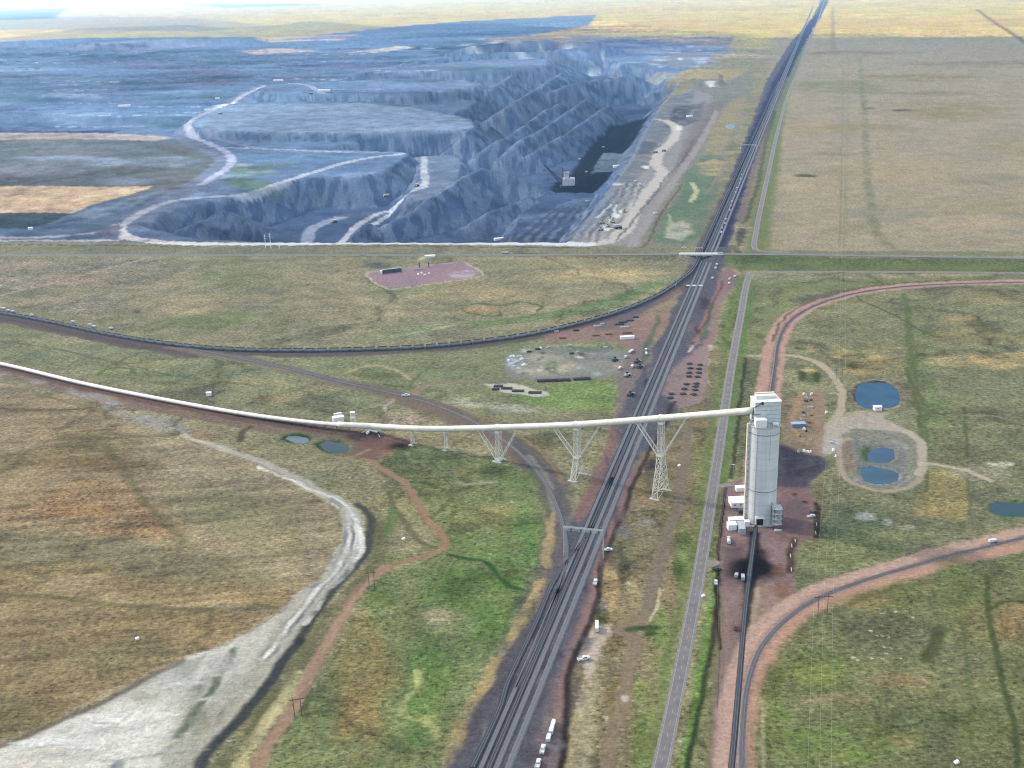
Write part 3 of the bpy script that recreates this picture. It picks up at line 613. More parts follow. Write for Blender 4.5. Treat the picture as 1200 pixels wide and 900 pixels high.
# scoria and material yard
poly([(636, 402), (640, 392), (700, 380), (740, 366), (762, 352), (792, 335), (800, 345), (785, 375), (765, 400), (752, 425), (738, 408), (700, 398), (660, 400)], (138, 110, 112), 6, 5, .85, grs=.2, patch=1.3)
poly([(694, 385), (720, 372), (760, 350), (780, 342), (772, 352), (735, 380), (712, 388)], (96, 98, 112), 6, 5, .8, grs=.2, patch=.8)
poly([(590, 428), (595, 415), (640, 408), (700, 408), (735, 412), (740, 436), (700, 440), (640, 444), (596, 442)], (120, 126, 122), 4, 5, .9, grs=.3)
for q, c in (((630, 434, 18, 6), (176, 168, 148)), ((660, 430, 18, 6), (168, 158, 138)), ((640, 420, 20, 5), (158, 150, 138)), ((684, 432, 14, 5), (128, 132, 134)), ((604, 426, 10, 7), (150, 160, 172)), ((648, 430, 8, 7), (86, 112, 80)), ((690, 409, 30, 4), (86, 108, 94)), ((725, 425, 8, 8), (150, 134, 126)), ((710, 420, 30, 3), (108, 116, 128)), ((670, 405, 30, 2), (148, 140, 118))):
    blob(*q, c, .8, patch=.8)
for k in range(26):
    x = 594 + 130 * R3.rand(); y = 410 + 30 * R3.rand()
    blob(x, y, 1.5 + 5 * R3.rand(), .8 + 1.4 * R3.rand(), [(190, 192, 190), (72, 82, 92), (150, 160, 168), (92, 104, 92)][R3.randint(4)], .7, patch=.5)
poly([(722, 442), (738, 410), (752, 400), (770, 400), (748, 450), (735, 480), (726, 500), (720, 500), (726, 470)], (118, 108, 112), 5, 4, .9, grs=.2)
# main corridor
poly([(500, 960), (528, 900), (546, 850), (575, 800), (592, 770), (606, 745), (632, 712), (642, 690), (640, 655), (636, 615), (655, 640), (668, 620), (700, 545), (735, 470), (775, 392), (800, 338), (820, 300), (838, 258), (862, 190), (880, 145), (898, 95), (926, 50), (958, 15), (964, 0), (972, 0), (962, 20), (936, 62), (912, 120), (888, 180), (868, 240), (850, 305), (842, 350), (828, 400), (795, 480), (770, 520), (745, 560), (718, 640), (700, 680), (692, 740), (670, 790), (660, 850), (650, 960)], (86, 88, 100), 3, 6, 1, grs=.35)
poly([(842, 258), (866, 190), (884, 145), (906, 95), (930, 55), (955, 15), (964, -4), (972, -4), (958, 25), (934, 68), (908, 125), (884, 182), (866, 240), (850, 290), (828, 290)], (70, 84, 116), 6, 6, .85, grs=.2)
poly([(672, 600), (700, 545), (716, 505), (724, 500), (722, 520), (706, 560), (692, 600), (676, 615)], (128, 100, 96), 4, 4, .9, grs=.2)
poly([(640, 960), (620, 900), (640, 830), (668, 760), (690, 690), (712, 630), (740, 560), (756, 540), (748, 570), (716, 650), (700, 690), (692, 740), (672, 790), (662, 860), (658, 960)], (114, 100, 103), 5, 4, .8, grs=.3)
line([(652, 850), (674, 770), (694, 690), (716, 620), (742, 545)], 5, (136, 106, 102), 4, 3, .7)
poly([(610, 700), (640, 640), (652, 600), (660, 640), (650, 680), (620, 730), (590, 780), (575, 790)], (106, 96, 98), 6, 5, .6)
poly([(560, 810), (600, 760), (625, 720), (640, 712), (620, 760), (585, 810), (555, 870), (540, 900), (535, 870)], (80, 78, 84), 6, 5, .8, patch=1)
line([(640, 610), (645, 640), (636, 680), (615, 715), (598, 750), (584, 775), (562, 812), (545, 850), (535, 890)], 6, (160, 140, 92), 3, 7, .85, patch=.5)
line([(637, 640), (646, 618), (648, 600)], 3, (158, 138, 100), 2, 2, .7)
line([(816, 400), (826, 376), (838, 350), (846, 330)], 6, (152, 112, 106), 3, 1, .85, grs=.15)
line([(856, 315), (850, 340), (842, 355), (836, 372), (834, 392), (828, 402)], 10, (134, 114, 118), 4, 3, .85, grs=.15)
poly([(842, 320), (860, 312), (864, 325), (858, 340), (845, 345)], (128, 110, 116), 5, 4, .9, grs=.15)
line([(834, 355), (830, 375), (822, 396)], 5, (86, 110, 92), 3, 3, .8)
poly([(864, 322), (876, 322), (866, 370), (856, 410), (845, 412), (838, 404), (846, 380), (856, 350)], (96, 116, 82), 5, 4, .85)
for k in range(8):
    line([(846 + 2 * k, 395 + k), (852 + k, 400 + 2 * k)], 3, (74, 94, 64), 2, 3, .5)
poly([(785, 440), (800, 420), (826, 404), (834, 412), (832, 440), (826, 470), (800, 480), (782, 470), (775, 460)], (136, 118, 120), 4, 4, .9, grs=.2)
blob(832, 408, 3, 4, (160, 156, 148), .7); line([(808, 412), (815, 404), (820, 401)], 3.5, (176, 176, 166), 2, 3, .8, patch=.4); line([(832, 420), (832, 434), (831, 448)], 3, (176, 172, 160), 2, 2, .8)
line([(752, 425), (764, 392), (773, 370)], 5, (76, 104, 84), 3, 3, .7)
for q in ((812, 305, 10, 6), (820, 200, 5, 6)):
    blob(*q, (132, 132, 138), .5)
line([(830, 225), (842, 205), (850, 190)], 6, (140, 130, 134), 3, 2, .6)
line([(866, 260), (880, 215), (892, 170), (905, 130), (922, 90)], 10, (120, 114, 124), 5, 3, .7, grs=.2)
line([(872, 262), (888, 215), (898, 165), (908, 130)], 8, (78, 96, 92), 5, 4, .7)
line([(848, 330), (838, 350), (828, 375), (815, 395)], 3, (78, 76, 86), 2, 1, .6)
# between the corridor and the county road
poly([(832, 412), (856, 412), (850, 440), (842, 495), (828, 560), (822, 640), (800, 720), (780, 800), (760, 900), (750, 960), (650, 960), (664, 860), (674, 790), (694, 740), (702, 690), (720, 640), (748, 562), (772, 520), (796, 480), (826, 470)], (116, 108, 84), 3, 3, 1, grs=1)
for q, c in (((760, 560, 18, 30), (132, 112, 84)), ((735, 640, 14, 24), (104, 104, 76)), ((765, 560, 14, 24), (98, 100, 74)), ((720, 740, 16, 24), (120, 106, 78)), ((820, 540, 8, 60), (92, 112, 64)), ((800, 650, 8, 40), (96, 122, 58)), ((775, 760, 12, 60), (98, 126, 56)), ((752, 850, 12, 60), (100, 124, 58)), ((700, 800, 12, 40), (140, 128, 98)), ((690, 850, 10, 60), (138, 130, 96)), ((715, 690, 12, 24), (140, 120, 82)), ((730, 665, 6, 30), (72, 76, 66)), ((712, 650, 6, 14), (134, 104, 72)), ((705, 720, 9, 12), (72, 84, 54)), ((745, 700, 12, 14), (124, 118, 88)), ((738, 690, 8, 10), (156, 150, 110)), ((720, 820, 10, 30), (112, 100, 68)), ((842, 450, 8, 30), (104, 116, 84)), ((822, 500, 7, 14), (136, 108, 82)), ((800, 515, 14, 14), (110, 108, 88)), ((790, 600, 14, 30), (104, 104, 74)), ((758, 612, 12, 5), (132, 128, 120))):
    blob(*q, c, .75, patch=.7)
line([(806, 500), (804, 530), (798, 560), (796, 590), (785, 620), (776, 650), (768, 680), (760, 705), (758, 722)], 8.5, (118, 108, 96), 3, 2, .9, grs=.2)
line([(758, 722), (746, 730), (728, 733), (730, 740), (745, 750), (740, 775), (736, 800), (728, 830), (716, 870), (708, 960)], 8, (126, 112, 92), 3, 2, .85, grs=.2)
line([(772, 690), (770, 710), (762, 728)], 2, (168, 158, 128), 1, 1, .8)
line([(768, 735), (755, 736), (738, 738)], 4, (44, 78, 34), 3, 3, .8); blob(764, 742, 8, 4, (50, 88, 38), .8, patch=.5)
poly([(690, 738), (702, 733), (716, 732), (718, 742), (706, 758), (700, 780), (694, 800), (688, 790), (682, 768), (690, 752)], (168, 154, 140), 3, 3, .9, grs=.3)
poly([(668, 762), (686, 745), (698, 750), (694, 762), (684, 768)], (92, 92, 96), 3, 3, .9)
line([(702, 776), (690, 820), (684, 860), (676, 960)], 6.5, (150, 146, 116), 3, 2, .8, patch=1)
line([(692, 790), (680, 830), (668, 880), (664, 960)], 4, (158, 146, 112), 2, 2, .7, patch=.6)
line([(690, 735), (676, 770), (668, 790), (666, 830), (660, 870), (652, 960)], 3.5, (48, 48, 52), 2.5, 2, .9)
line([(790, 470), (770, 515), (745, 560), (727, 610), (715, 640), (703, 670), (700, 700), (690, 735)], 3.5, (62, 60, 62), 2, 2, .85)
blob(710, 842, 4, 3, (168, 158, 132), .8); blob(733, 818, 5, 4, (176, 172, 162), .7, patch=.4); blob(796, 668, 8, 12, (60, 80, 54), .8, patch=.4)
# silo yard
poly([(846, 570), (870, 562), (905, 560), (950, 560), (955, 600), (940, 630), (930, 660), (935, 700), (910, 730), (880, 780), (866, 830), (862, 960), (830, 960), (838, 850), (842, 760), (838, 700), (840, 640)], (126, 106, 107), 4, 4, .98, grs=.25)
poly([(912, 520), (926, 514), (944, 524), (964, 534), (966, 548), (952, 570), (930, 578), (905, 570)], (74, 78, 92), 4, 12, .95, grs=.3)
for k in range(14): blob(915 + 45 * R3.rand(), 522 + 45 * R3.rand(), 3 + 7 * R3.rand(), 1 + 3 * R3.rand(), (54, 60, 74) if k % 2 else (100, 98, 106), .7, patch=.4)
poly([(913, 570), (948, 572), (956, 600), (954, 626), (930, 636), (905, 632), (910, 600)], (120, 98, 100), 4, 4, .9, grs=.2)
poly([(915, 590), (930, 580), (945, 600), (935, 625), (912, 625)], (98, 88, 98), 5, 5, .7, grs=.1, patch=.8)
blob(942, 588, 3.5, 1.6, (70, 44, 44), .9); blob(930, 579, 4, 1.4, (62, 58, 66), .9)
poly([(918, 532), (935, 527), (958, 538), (955, 560), (920, 562)], (64, 68, 82), 5, 6, .8, patch=.5)
blob(878, 672, 30, 15, (52, 46, 54), .7, n=18, warp=9, soft=.9, patch=.8); blob(881, 668, 22, 12, (18, 20, 27), .97, n=18, warp=8, soft=.5); blob(888, 655, 9, 15, (22, 24, 30), .85, warp=4, soft=.6); blob(905, 672, 12, 7, (40, 38, 46), .8, warp=6, patch=.6)
poly([(848, 640), (870, 635), (868, 670), (850, 680)], (78, 66, 74), 5, 5, .6, patch=.7)
line([(884, 625), (882, 650), (878, 690), (872, 740), (866, 800), (860, 860), (856, 930)], 8, (34, 34, 40), 3, 1, .9, grs=.1)
line([(846, 700), (848, 760), (842, 840), (838, 920)], 7, (134, 108, 104), 4, 2, .9, grs=.1)
poly([(856, 740), (864, 700), (870, 690), (876, 700), (868, 760), (860, 800), (852, 830), (850, 800)], (122, 104, 98), 4, 4, .8)
poly([(888, 690), (925, 680), (936, 700), (915, 722), (890, 745), (878, 760), (884, 720)], (150, 120, 104), 5, 5, .8, patch=1)
line([(890, 690), (884, 720), (878, 760)], 3, (158, 142, 120), 2, 2, .7)
for q in ((920, 690, 12, 12), (912, 670, 8, 10)):
    blob(*q, (112, 80, 66), .6, patch=.4)
line([(928, 632), (926, 650), (927, 670)], 5, (66, 58, 52), 3, 3, .8)
poly([(905, 625), (958, 640), (958, 560), (968, 555), (962, 610), (950, 640)], (104, 96, 76), 4, 4, .6)
line([(955, 590), (957, 615), (956, 628)], 4, (60, 56, 50), 2, 2, .8)
# behind the silo: scrap field
poly([(930, 470), (940, 460), (956, 460), (960, 470), (958, 520), (950, 534), (930, 526), (915, 520), (918, 490)], (134, 116, 98), 4, 4, .85, grs=.5)
line([(938, 460), (934, 475), (928, 495), (935, 510), (945, 520)], 4, (152, 124, 96), 3, 2, .8)
line([(961, 460), (961, 490), (958, 532)], 7, (140, 116, 104), 3, 1, .85)
poly([(905, 470), (930, 462), (918, 520), (905, 530)], (112, 106, 90), 5, 4, .8)
# verges of the county road and fence strips
line([(868, 328), (856, 380), (846, 430), (838, 480), (830, 530), (824, 580), (812, 650), (794, 730), (780, 800), (764, 880), (752, 960)], 5, (96, 118, 66), 5, 3, .6)
line([(882, 335), (872, 400), (862, 450), (853, 520), (845, 565)], 7, (86, 118, 70), 4, 3, .8)
poly([(868, 420), (905, 420), (898, 470), (888, 560), (860, 562), (862, 500)], (92, 100, 80), 5, 4, .8)
line([(874, 420), (868, 470), (862, 520), (857, 560)], 3, (52, 72, 62), 2, .5, .8)
poly([(835, 665), (841, 668), (838, 730), (826, 830), (812, 900), (796, 960), (786, 960), (800, 880), (815, 790), (826, 720)], (90, 122, 52), 4, 3, .95)
poly([(843, 690), (846, 740), (838, 840), (832, 960), (800, 960), (818, 860), (832, 780), (840, 700)], (104, 106, 76), 3, 3, .9)
line([(841, 668), (838, 730), (828, 790), (816, 850), (806, 900), (800, 960)], 2.6, (48, 56, 48), 2, 1, .8)
poly([(842, 574), (850, 572), (844, 610), (838, 655), (824, 656), (832, 610)], (92, 102, 74), 3, 3, .9)
line([(851, 572), (846, 610), (841, 655), (840, 700), (843, 760)], 2, (60, 52, 50), 1.5, .5, .8)
line([(838, 570), (846, 568), (855, 567)], 5, (138, 126, 122), 2, 1, .9, grs=.1); line([(822, 660), (838, 660)], 5.5, (146, 136, 130), 2, 1, .95, grs=.1)
for k in range(60):      # blotches of coal fines and paler ballast over the corridor
    y = 330 + 560 * R3.rand(); c = to_vp(545 + 110 * R3.rand(), 895, y); blob(c[0], c[1], (3 + 9 * R3.rand()) * (y / 700), (5 + 16 * R3.rand()) * (y / 700), [(70, 70, 82), (112, 112, 116), (60, 62, 72), (116, 104, 104)][R3.randint(4)], .55, patch=.5)
blob(878, 670, 24, 11, (30, 31, 38), .85, n=18, warp=9, soft=.6)
blob(885, 666, 18, 11, (12, 14, 20), 1, n=18, warp=8, soft=.4)
# pink shoulders of the silo loops
def shoulder(l, wd, col, off=0, al=.95):
    l = np.asarray(l); t = np.gradient(l, axis=0); t /= np.linalg.norm(t, axis=1)[:, None]; n = np.stack([t[:, 1], -t[:, 0]], 1)
    line(l + n * off, wd, col, 3, 2, al, world=True, grs=.15)
ST = SILO_TR[np.arange(len(SILO_TR)) > 5 * 8]
shoulder(ST, 25, (168, 134, 124), -3); shoulder(ST, 6, (120, 108, 110), 0)
shoulder(LOOP_TR, 26, (172, 130, 112), 3); shoulder(LOOP_TR, 10, (170, 140, 126), -9, .85); shoulder(LOOP_TR, 6, (140, 118, 110), 0)
line([(905, 400), (915, 378), (940, 358), (985, 343), (1040, 333), (1110, 328)], 3, (72, 78, 74), 2, 1, .7)
poly([(925, 352), (960, 343), (1000, 338), (985, 345), (945, 358)], (84, 92, 94), 4, 3, .5)
# right-front field
poly([(870, 960), (880, 880), (892, 800), (915, 755), (950, 722), (1010, 695), (1110, 664), (1200, 645), (1900, 560), (1900, 1200)], (103, 108, 76), 4, 4, .97, grs=1)
for q, c in (((930, 870, 40, 26), (98, 120, 52)), ((960, 790, 50, 30), (96, 116, 60)), ((1060, 700, 60, 16), (106, 112, 70)), ((1120, 690, 20, 40), (92, 110, 64)), ((1040, 740, 60, 20), (96, 96, 76)), ((1100, 780, 60, 30), (100, 104, 78)), ((1050, 800, 40, 10), (132, 118, 82)), ((980, 820, 40, 8), (134, 124, 86)), ((1150, 730, 40, 30), (108, 102, 74)), ((1190, 730, 20, 26), (140, 112, 78)), ((1000, 870, 80, 20), (100, 124, 50)), ((1080, 850, 60, 20), (88, 96, 66)), ((1150, 860, 40, 30), (100, 108, 66)), ((1185, 780, 18, 20), (98, 104, 72)), ((1010, 705, 40, 8), (132, 118, 84)), ((940, 850, 30, 8), (110, 112, 76)), ((905, 800, 14, 20), (72, 96, 52)), ((1060, 870, 20, 12), (130, 116, 80)), ((1000, 890, 30, 10), (96, 118, 56)), ((910, 850, 16, 30), (88, 108, 52))):
    blob(*q, c, .7, patch=.9)
line([(980, 718), (1010, 702), (1060, 688), (1100, 678)], 3.5, (98, 92, 66), 3, 2, .7)
line([(1158, 675), (1155, 700), (1162, 740), (1170, 780), (1180, 820), (1190, 870), (1195, 960)], 3, (64, 80, 54), 2, 1, .75)
line([(1160, 712), (1172, 706), (1190, 705), (1260, 710)], 3, (64, 80, 54), 2, 1, .75)
line([(1122, 690), (1128, 740), (1134, 800), (1140, 880)], 2, (84, 98, 64), 1.5, 1, .5)
line([(1099, 736), (1092, 755), (1084, 772)], 7, (72, 84, 58), 4, 3, .8)
line([(957, 732), (951, 743), (955, 752)], 3.5, (160, 154, 124), 2.5, 5, .7, patch=.3)
for k in range(16):
    blob(1000 + 70 * R3.rand(), 715 + 60 * R3.rand(), 1.4 + R3.rand() * 1.6, .9, (176, 174, 158), .8)
line([(893, 830), (893, 870), (892, 960)], 1.6, (150, 144, 112), 1.5, 1, .6)
# left dirt road with red clinker surface
RD = [(290, 960), (305, 890), (330, 850), (358, 800), (385, 750), (410, 705), (430, 680), (450, 665), (480, 656), (510, 647), (523, 637), (516, 623), (500, 607), (485, 580), (472, 563), (452, 553), (437, 543), (434, 533), (445, 522), (462, 515)]
line(RD[5:], 5, (142, 112, 92), 2.5, 1, .95, grs=.15)
line(RD[:8], 7.5, (146, 118, 98), 2.5, 1, .95, grs=.15)
line([(380, 760), (400, 722), (425, 688), (436, 678)], 3, (160, 128, 108), 2, 1, .7)
line([(457, 575), (462, 590), (475, 612), (490, 630), (508, 640)], 4, (92, 92, 74), 2.5, 2, .7); line([(470, 570), (500, 612), (510, 630)], 2, (120, 114, 86), 1.5, 1, .5)
poly([(420, 515), (470, 512), (490, 518), (462, 525), (440, 540), (400, 533)], (112, 88, 88), 4, 4, .85, grs=.2)
blob(468, 523, 13, 5, (34, 36, 44), .9, n=16, warp=4, soft=.8); blob(450, 530, 8, 3, (142, 98, 84), .8); blob(425, 512, 20, 5, (64, 62, 74), .8, patch=.7)
blob(345, 514, 22, 7, (104, 112, 84), .8); blob(391, 524, 26, 9, (96, 106, 82), .8); blob(388, 523, 20, 7.5, (60, 92, 66), .9, soft=.2); blob(346, 514, 17, 5.4, (66, 84, 62), .9, soft=.2)
line([(365, 522), (385, 534), (410, 535), (432, 526)], 4, (132, 122, 98), 2, 2, .8)
line([(279, 517), (285, 505), (292, 500)], 6, (74, 80, 72), 3, 3, .8)
blob(576, 553, 22, 6, (62, 74, 60), .75, soft=1); blob(715, 576, 12, 4, (66, 66, 80), .8, patch=.6)
# grey stream bed
poly([(218, 513), (232, 515), (270, 525), (310, 539), (350, 556), (385, 573), (405, 585), (425, 600), (432, 620), (425, 650), (405, 680), (375, 710), (350, 740), (325, 780), (296, 815), (268, 850), (240, 880), (215, 960), (140, 960), (0, 960), (-60, 900), (0, 872), (100, 830), (200, 778), (255, 758), (300, 736), (325, 722), (350, 694), (372, 680), (388, 655), (402, 632), (406, 612), (392, 590), (352, 564), (308, 545), (262, 527), (226, 517)], (150, 149, 138), 2.5, 4, 1, grs=.2)
poly([(-60, 900), (0, 875), (100, 835), (200, 785), (225, 790), (210, 830), (190, 870), (200, 960), (-60, 960)], (196, 195, 186), 5, 5, .9, patch=1.6)
poly([(215, 770), (260, 758), (300, 737), (328, 722), (352, 695), (360, 700), (330, 750), (300, 790), (275, 790), (255, 810), (262, 780), (230, 800)], (198, 196, 186), 3, 4, .9, patch=1.4)
poly([(150, 810), (195, 785), (240, 765), (225, 795), (205, 830), (195, 810)], (138, 140, 136), 4, 4, .8, patch=.8)
line([(271, 762), (268, 776), (256, 796), (243, 815), (228, 832), (214, 848), (204, 862)], 4.5, (76, 92, 76), 3, 4, .8, grs=.4)
poly([(222, 806), (238, 800), (228, 818), (208, 832), (200, 826)], (80, 96, 80), 3, 6, .8, patch=.5)
blob(204, 862, 9, 9, (84, 98, 82), .8, patch=.4)
line([(352, 700), (330, 740), (300, 790), (270, 830), (235, 875), (205, 960)], 13, (150, 146, 132), 4, 3, .8)
line([(400, 640), (384, 670), (362, 700), (335, 740), (312, 775)], 6, (172, 172, 166), 3, 3, .6, patch=.5)
line([(388, 582), (410, 600), (416, 622), (405, 650), (388, 680)], 11, (164, 168, 168), 3, 3, .8, patch=1)
line([(420, 590), (434, 600), (436, 622), (428, 648), (405, 675), (385, 700), (360, 735), (350, 752)], 5.5, (62, 70, 74), 3, 2, .9)
line([(350, 752), (332, 775), (305, 815), (275, 848), (250, 875), (235, 900), (222, 960)], 7, (54, 62, 72), 3, 2, .9)
line([(440, 590), (448, 610), (440, 650), (415, 690), (370, 745), (340, 790), (300, 850), (262, 900), (240, 960)], 9, (84, 88, 62), 5, 5, .85, patch=1.2)
line([(352, 788), (330, 825), (310, 850), (290, 880), (280, 900)], 7, (176, 168, 118), 3, 4, .75, patch=.6)
line([(455, 622), (460, 610), (462, 596)], 7, (70, 112, 52), 3, 3, .6)
line([(-60, 905), (0, 874), (100, 830), (180, 790), (210, 775)], 4, (92, 84, 76), 2.5, 1.5, .75)
line([(140, 890), (160, 888), (190, 883)], 2.4, (104, 106, 106), 2, 2.5, .7, patch=.8)
blob(137, 896, 10, 6, (104, 110, 118), .85, patch=.6); blob(128, 893, 4, 2, (198, 200, 196), .8)
for k in range(8):
    line([(5, 868 + 4 * k), (70, 860 + 4 * k), (140, 862 + 4 * k)], 1.5, (148, 148, 146) if k % 2 else (198, 196, 190), 1.5, 4, .5, patch=.5)
line([(216, 510), (240, 520), (270, 530), (300, 542), (340, 560), (385, 585)], 5, (180, 172, 156), 2.5, 2, .8, patch=.9)

mz = W2([(-1400, 56), (300, 50), (560, 30), (700, 22), (860, 46), (790, 100), (668, 284), (-1400, 284)])
i = sel(mz[:, 0].min(), mz[:, 1].min(), mz[:, 0].max(), mz[:, 1].max()); mk = (sdist_poly(GX[i], GY[i], mz) < 0) * 1.0
q1 = fbm(GX[i] * .45, GY[i], 150, 4, 41.0); q2 = fbm(GX[i] * .5, GY[i], 700, 4, 42.0); q3 = fbm(GX[i], GY[i], 34, 4, 43.0, .7)
COL[i] *= 1 + (mk * (.38 * q1 + .55 * q2 +   .5 * q3))[:, None]
COL[i] *= 1 + (mk * q2)[:, None] * np.array([-.10, .05, .08])
GRS = GRS * (1 - .6 * sstep(8000, 12000, GD))
for q, c in (((50, 885, 70, 9), (170, 165, 158)), ((110, 855, 50, 7), (158, 157, 152)), ((190, 815, 40, 9), (138, 136, 122)), ((230, 845, 14, 16), (112, 116, 98)), ((60, 868, 50, 4), (214, 208, 200)), ((150, 838, 50, 5), (212, 211, 204)), ((20, 893, 60, 4), (196, 186, 176)), ((260, 780, 20, 14), (158, 156, 148))):
    blob(*q, c, .75, patch=.7)
WB = [(300, 545), (350, 563), (388, 582), (412, 603), (418, 625), (404, 655), (376, 692), (346, 730), (316, 770), (284, 808), (250, 850), (222, 890), (200, 930)]
for k in range(16):      # braided threads of the dry channel
    o = (R3.rand() - .5); j = R3.randint(0, 6); m = j + 4 + R3.randint(0, 4)
    line([(x + o * (4 + 20 * min(1, q / 4.)) + o * max(0, q - 7) * 14, y + o * 6) for q, (x, y) in enumerate(WB)][j:m], 1.5 + 2.5 * R3.rand(), [(206, 206, 200), (126, 128, 126), (188, 186, 176), (104, 108, 110)][k % 4], 1.5, 5, .7, patch=.5)
for k in range(30):
    x = 20 + 230 * R3.rand(); y = 800 + 95 * R3.rand()
    if y > 878 - x * .42: line([(x, y), (x + 25, y - 4 - 5 * R3.rand()), (x + 60, y - 8)], 1.2 + 1.6 * R3.rand(), [(214, 212, 204), (140, 142, 140), (170, 168, 160)][k % 3], 1.5, 5, .6, patch=.6)
# fine tint of each grass area: dry / green patches at two sizes
g1 = fbm(GX, GY, 75, 4, 31.0); g2 = fbm(GX, GY, 14, 3, 32.0); g3 = fbm(GX * .35, GY, 26, 3, 33.0)
k = np.clip(GRS, 0, 1.5)
lf = W2([(-900, 440), (0, 447), (190, 512), (390, 585), (400, 625), (330, 722), (0, 872), (-900, 1200)]); ml = fbm(GX * .12 + GY * .02, GY - GX * .10, 7, 3, 37.0)
lfm = np.zeros(GX.size); i = sel(lf[:, 0].min(), lf[:, 1].min(), lf[:, 0].max(), lf[:, 1].max()); lfm[i] = sdist_poly(GX[i], GY[i], lf) < 0
var = 1 + k * (.11 * g1 + .30 * g2 + .15 * g3) + .42 * ml * lfm
COL0 = COL.copy()
rd = np.abs(fbm(GX + 30 * g1, GY + 30 * g3, 420, 5, 35.0, .55)); rd2 = np.abs(fbm(GX, GY, 190, 4, 36.0, .5))
gul = (1 - sstep(.006, .022, rd)) * sstep(.6, .9, GRS) * .30 + (1 - sstep(.004, .02, rd2)) * sstep(.8, .95, GRS) * .14
ban = sstep(.03, .07, rd) * (1 - sstep(.07, .14, rd)) * sstep(.6, .9, GRS) * .16
COL *= (1 - gul + ban)[:, None]
COL *= var[:, None]
hue = (k * (g1 * .5 + g3 * .5))[:, None] * np.array([.10, .0, -.06])
COL *= 1 + hue
COL = np.clip(COL, .008, .7)
# ------------------------------------------------------------------ ground mesh
me = bpy.data.meshes.new('ground')
V = np.stack([GX, GY, GZ], 1).astype(np.float32)
ii = np.arange(nr - 1)[:, None] * nc + np.arange(nc - 1)[None, :]
F = np.stack([ii, ii + 1, ii + nc + 1, ii + nc], -1).reshape(-1, 4)[:, ::-1].astype(np.int32)
me.vertices.add(len(V)); me.vertices.foreach_set('co', V.ravel())
me.loops.add(F.size); me.loops.foreach_set('vertex_index', F.ravel())
me.polygons.add(len(F)); me.polygons.foreach_set('loop_start', np.arange(0, F.size, 4, dtype=np.int32))
me.update(calc_edges=True)
me.polygons.foreach_set('use_smooth', np.ones(len(F), bool))
ca = me.color_attributes.new('land', 'FLOAT_COLOR', 'POINT')
ca.data.foreach_set('color', np.concatenate([COL, GRS[:, None]], 1).astype(np.float32).ravel())
ground = bpy.data.objects.new('ground', me); C.objects.link(ground); ground['kind'] = 'structure'
gm = bpy.data.materials.new('land'); gm.use_nodes = True
n = gm.node_tree; bs = n.nodes['Principled BSDF']; bs.inputs['Roughness'].default_value = .95
bs.inputs['Specular IOR Level'].default_value = 0.0
at = n.nodes.new('ShaderNodeAttribute'); at.attribute_name = 'land'
tc = n.nodes.new('ShaderNodeTexCoord')
def nnoise(scale, detail=5, rough=.6, sx=1.0, rot=0.0, dist=0.0):
    mp = n.nodes.new('ShaderNodeMapping'); mp.inputs['Scale'].default_value = (scale * sx, scale, scale); mp.inputs['Rotation'].default_value = (0, 0, rot)
    t = n.nodes.new('ShaderNodeTexNoise'); t.noise_dimensions = '2D'; t.inputs['Scale'].default_value = 1.0; t.inputs['Detail'].default_value = detail; t.inputs['Roughness'].default_value = rough
    t.inputs['Distortion'].default_value = dist
    n.links.new(tc.outputs['Object'], mp.inputs[0]); n.links.new(mp.outputs[0], t.inputs['Vector']); return t.outputs['Fac']
def mth(op, a, b, clamp=False):
    m = n.nodes.new('ShaderNodeMath'); m.operation = op; m.use_clamp = clamp
    for q, v in ((0, a), (1, b)):
        if isinstance(v, (int, float)): m.inputs[q].default_value = v
        else: n.links.new(v, m.inputs[q])
    return m.outputs[0]
f1 = nnoise(.20, 6, .78); f2 = nnoise(.55, 4, .8, .3, .5); f3 = nnoise(.03, 5, .6, .5, -.3, .6)
s = mth('ADD', mth('MULTIPLY', mth('SUBTRACT', f1, .5), 2.0), mth('MULTIPLY', mth('SUBTRACT', f2, .5), 2.0))
s = mth('ADD', s, mth('MULTIPLY', mth('SUBTRACT', f3, .5), .4))
sp = n.nodes.new('ShaderNodeMapRange'); sp.inputs[1].default_value = .57; sp.inputs[2].default_value = .66; n.links.new(nnoise(.34, 2, .55), sp.inputs[0])
s = mth('SUBTRACT', s, mth('MULTIPLY', sp.outputs[0], .30))
sp2 = n.nodes.new('ShaderNodeMapRange'); sp2.inputs[1].default_value = .60; sp2.inputs[2].default_value = .68; n.links.new(nnoise(.27, 2, .5, .8, 1.1), sp2.inputs[0])
s = mth('ADD', s, mth('MULTIPLY', sp2.outputs[0], .42))
amt = mth('ADD', mth('MULTIPLY', at.outputs['Alpha'], .75), .22)
v = mth('ADD', 1.0, mth('MULTIPLY', s, amt))
vm = n.nodes.new('ShaderNodeVectorMath'); vm.operation = 'SCALE'
n.links.new(at.outputs['Color'], vm.inputs[0]); n.links.new(v, vm.inputs['Scale'])
n.links.new(vm.outputs[0], bs.inputs['Base Color'])
bp = n.nodes.new('ShaderNodeBump'); bp.inputs['Strength'].default_value = .8; bp.inputs['Distance'].default_value = 1.5
b1 = nnoise(.09, 6, .65); n.links.new(mth('ADD', mth('MULTIPLY', b1, 2.2), mth('MULTIPLY', f1, .8)), bp.inputs['Height']); n.links.new(bp.outputs[0], bs.inputs['Normal'])
me.materials.append(gm)
del V, F
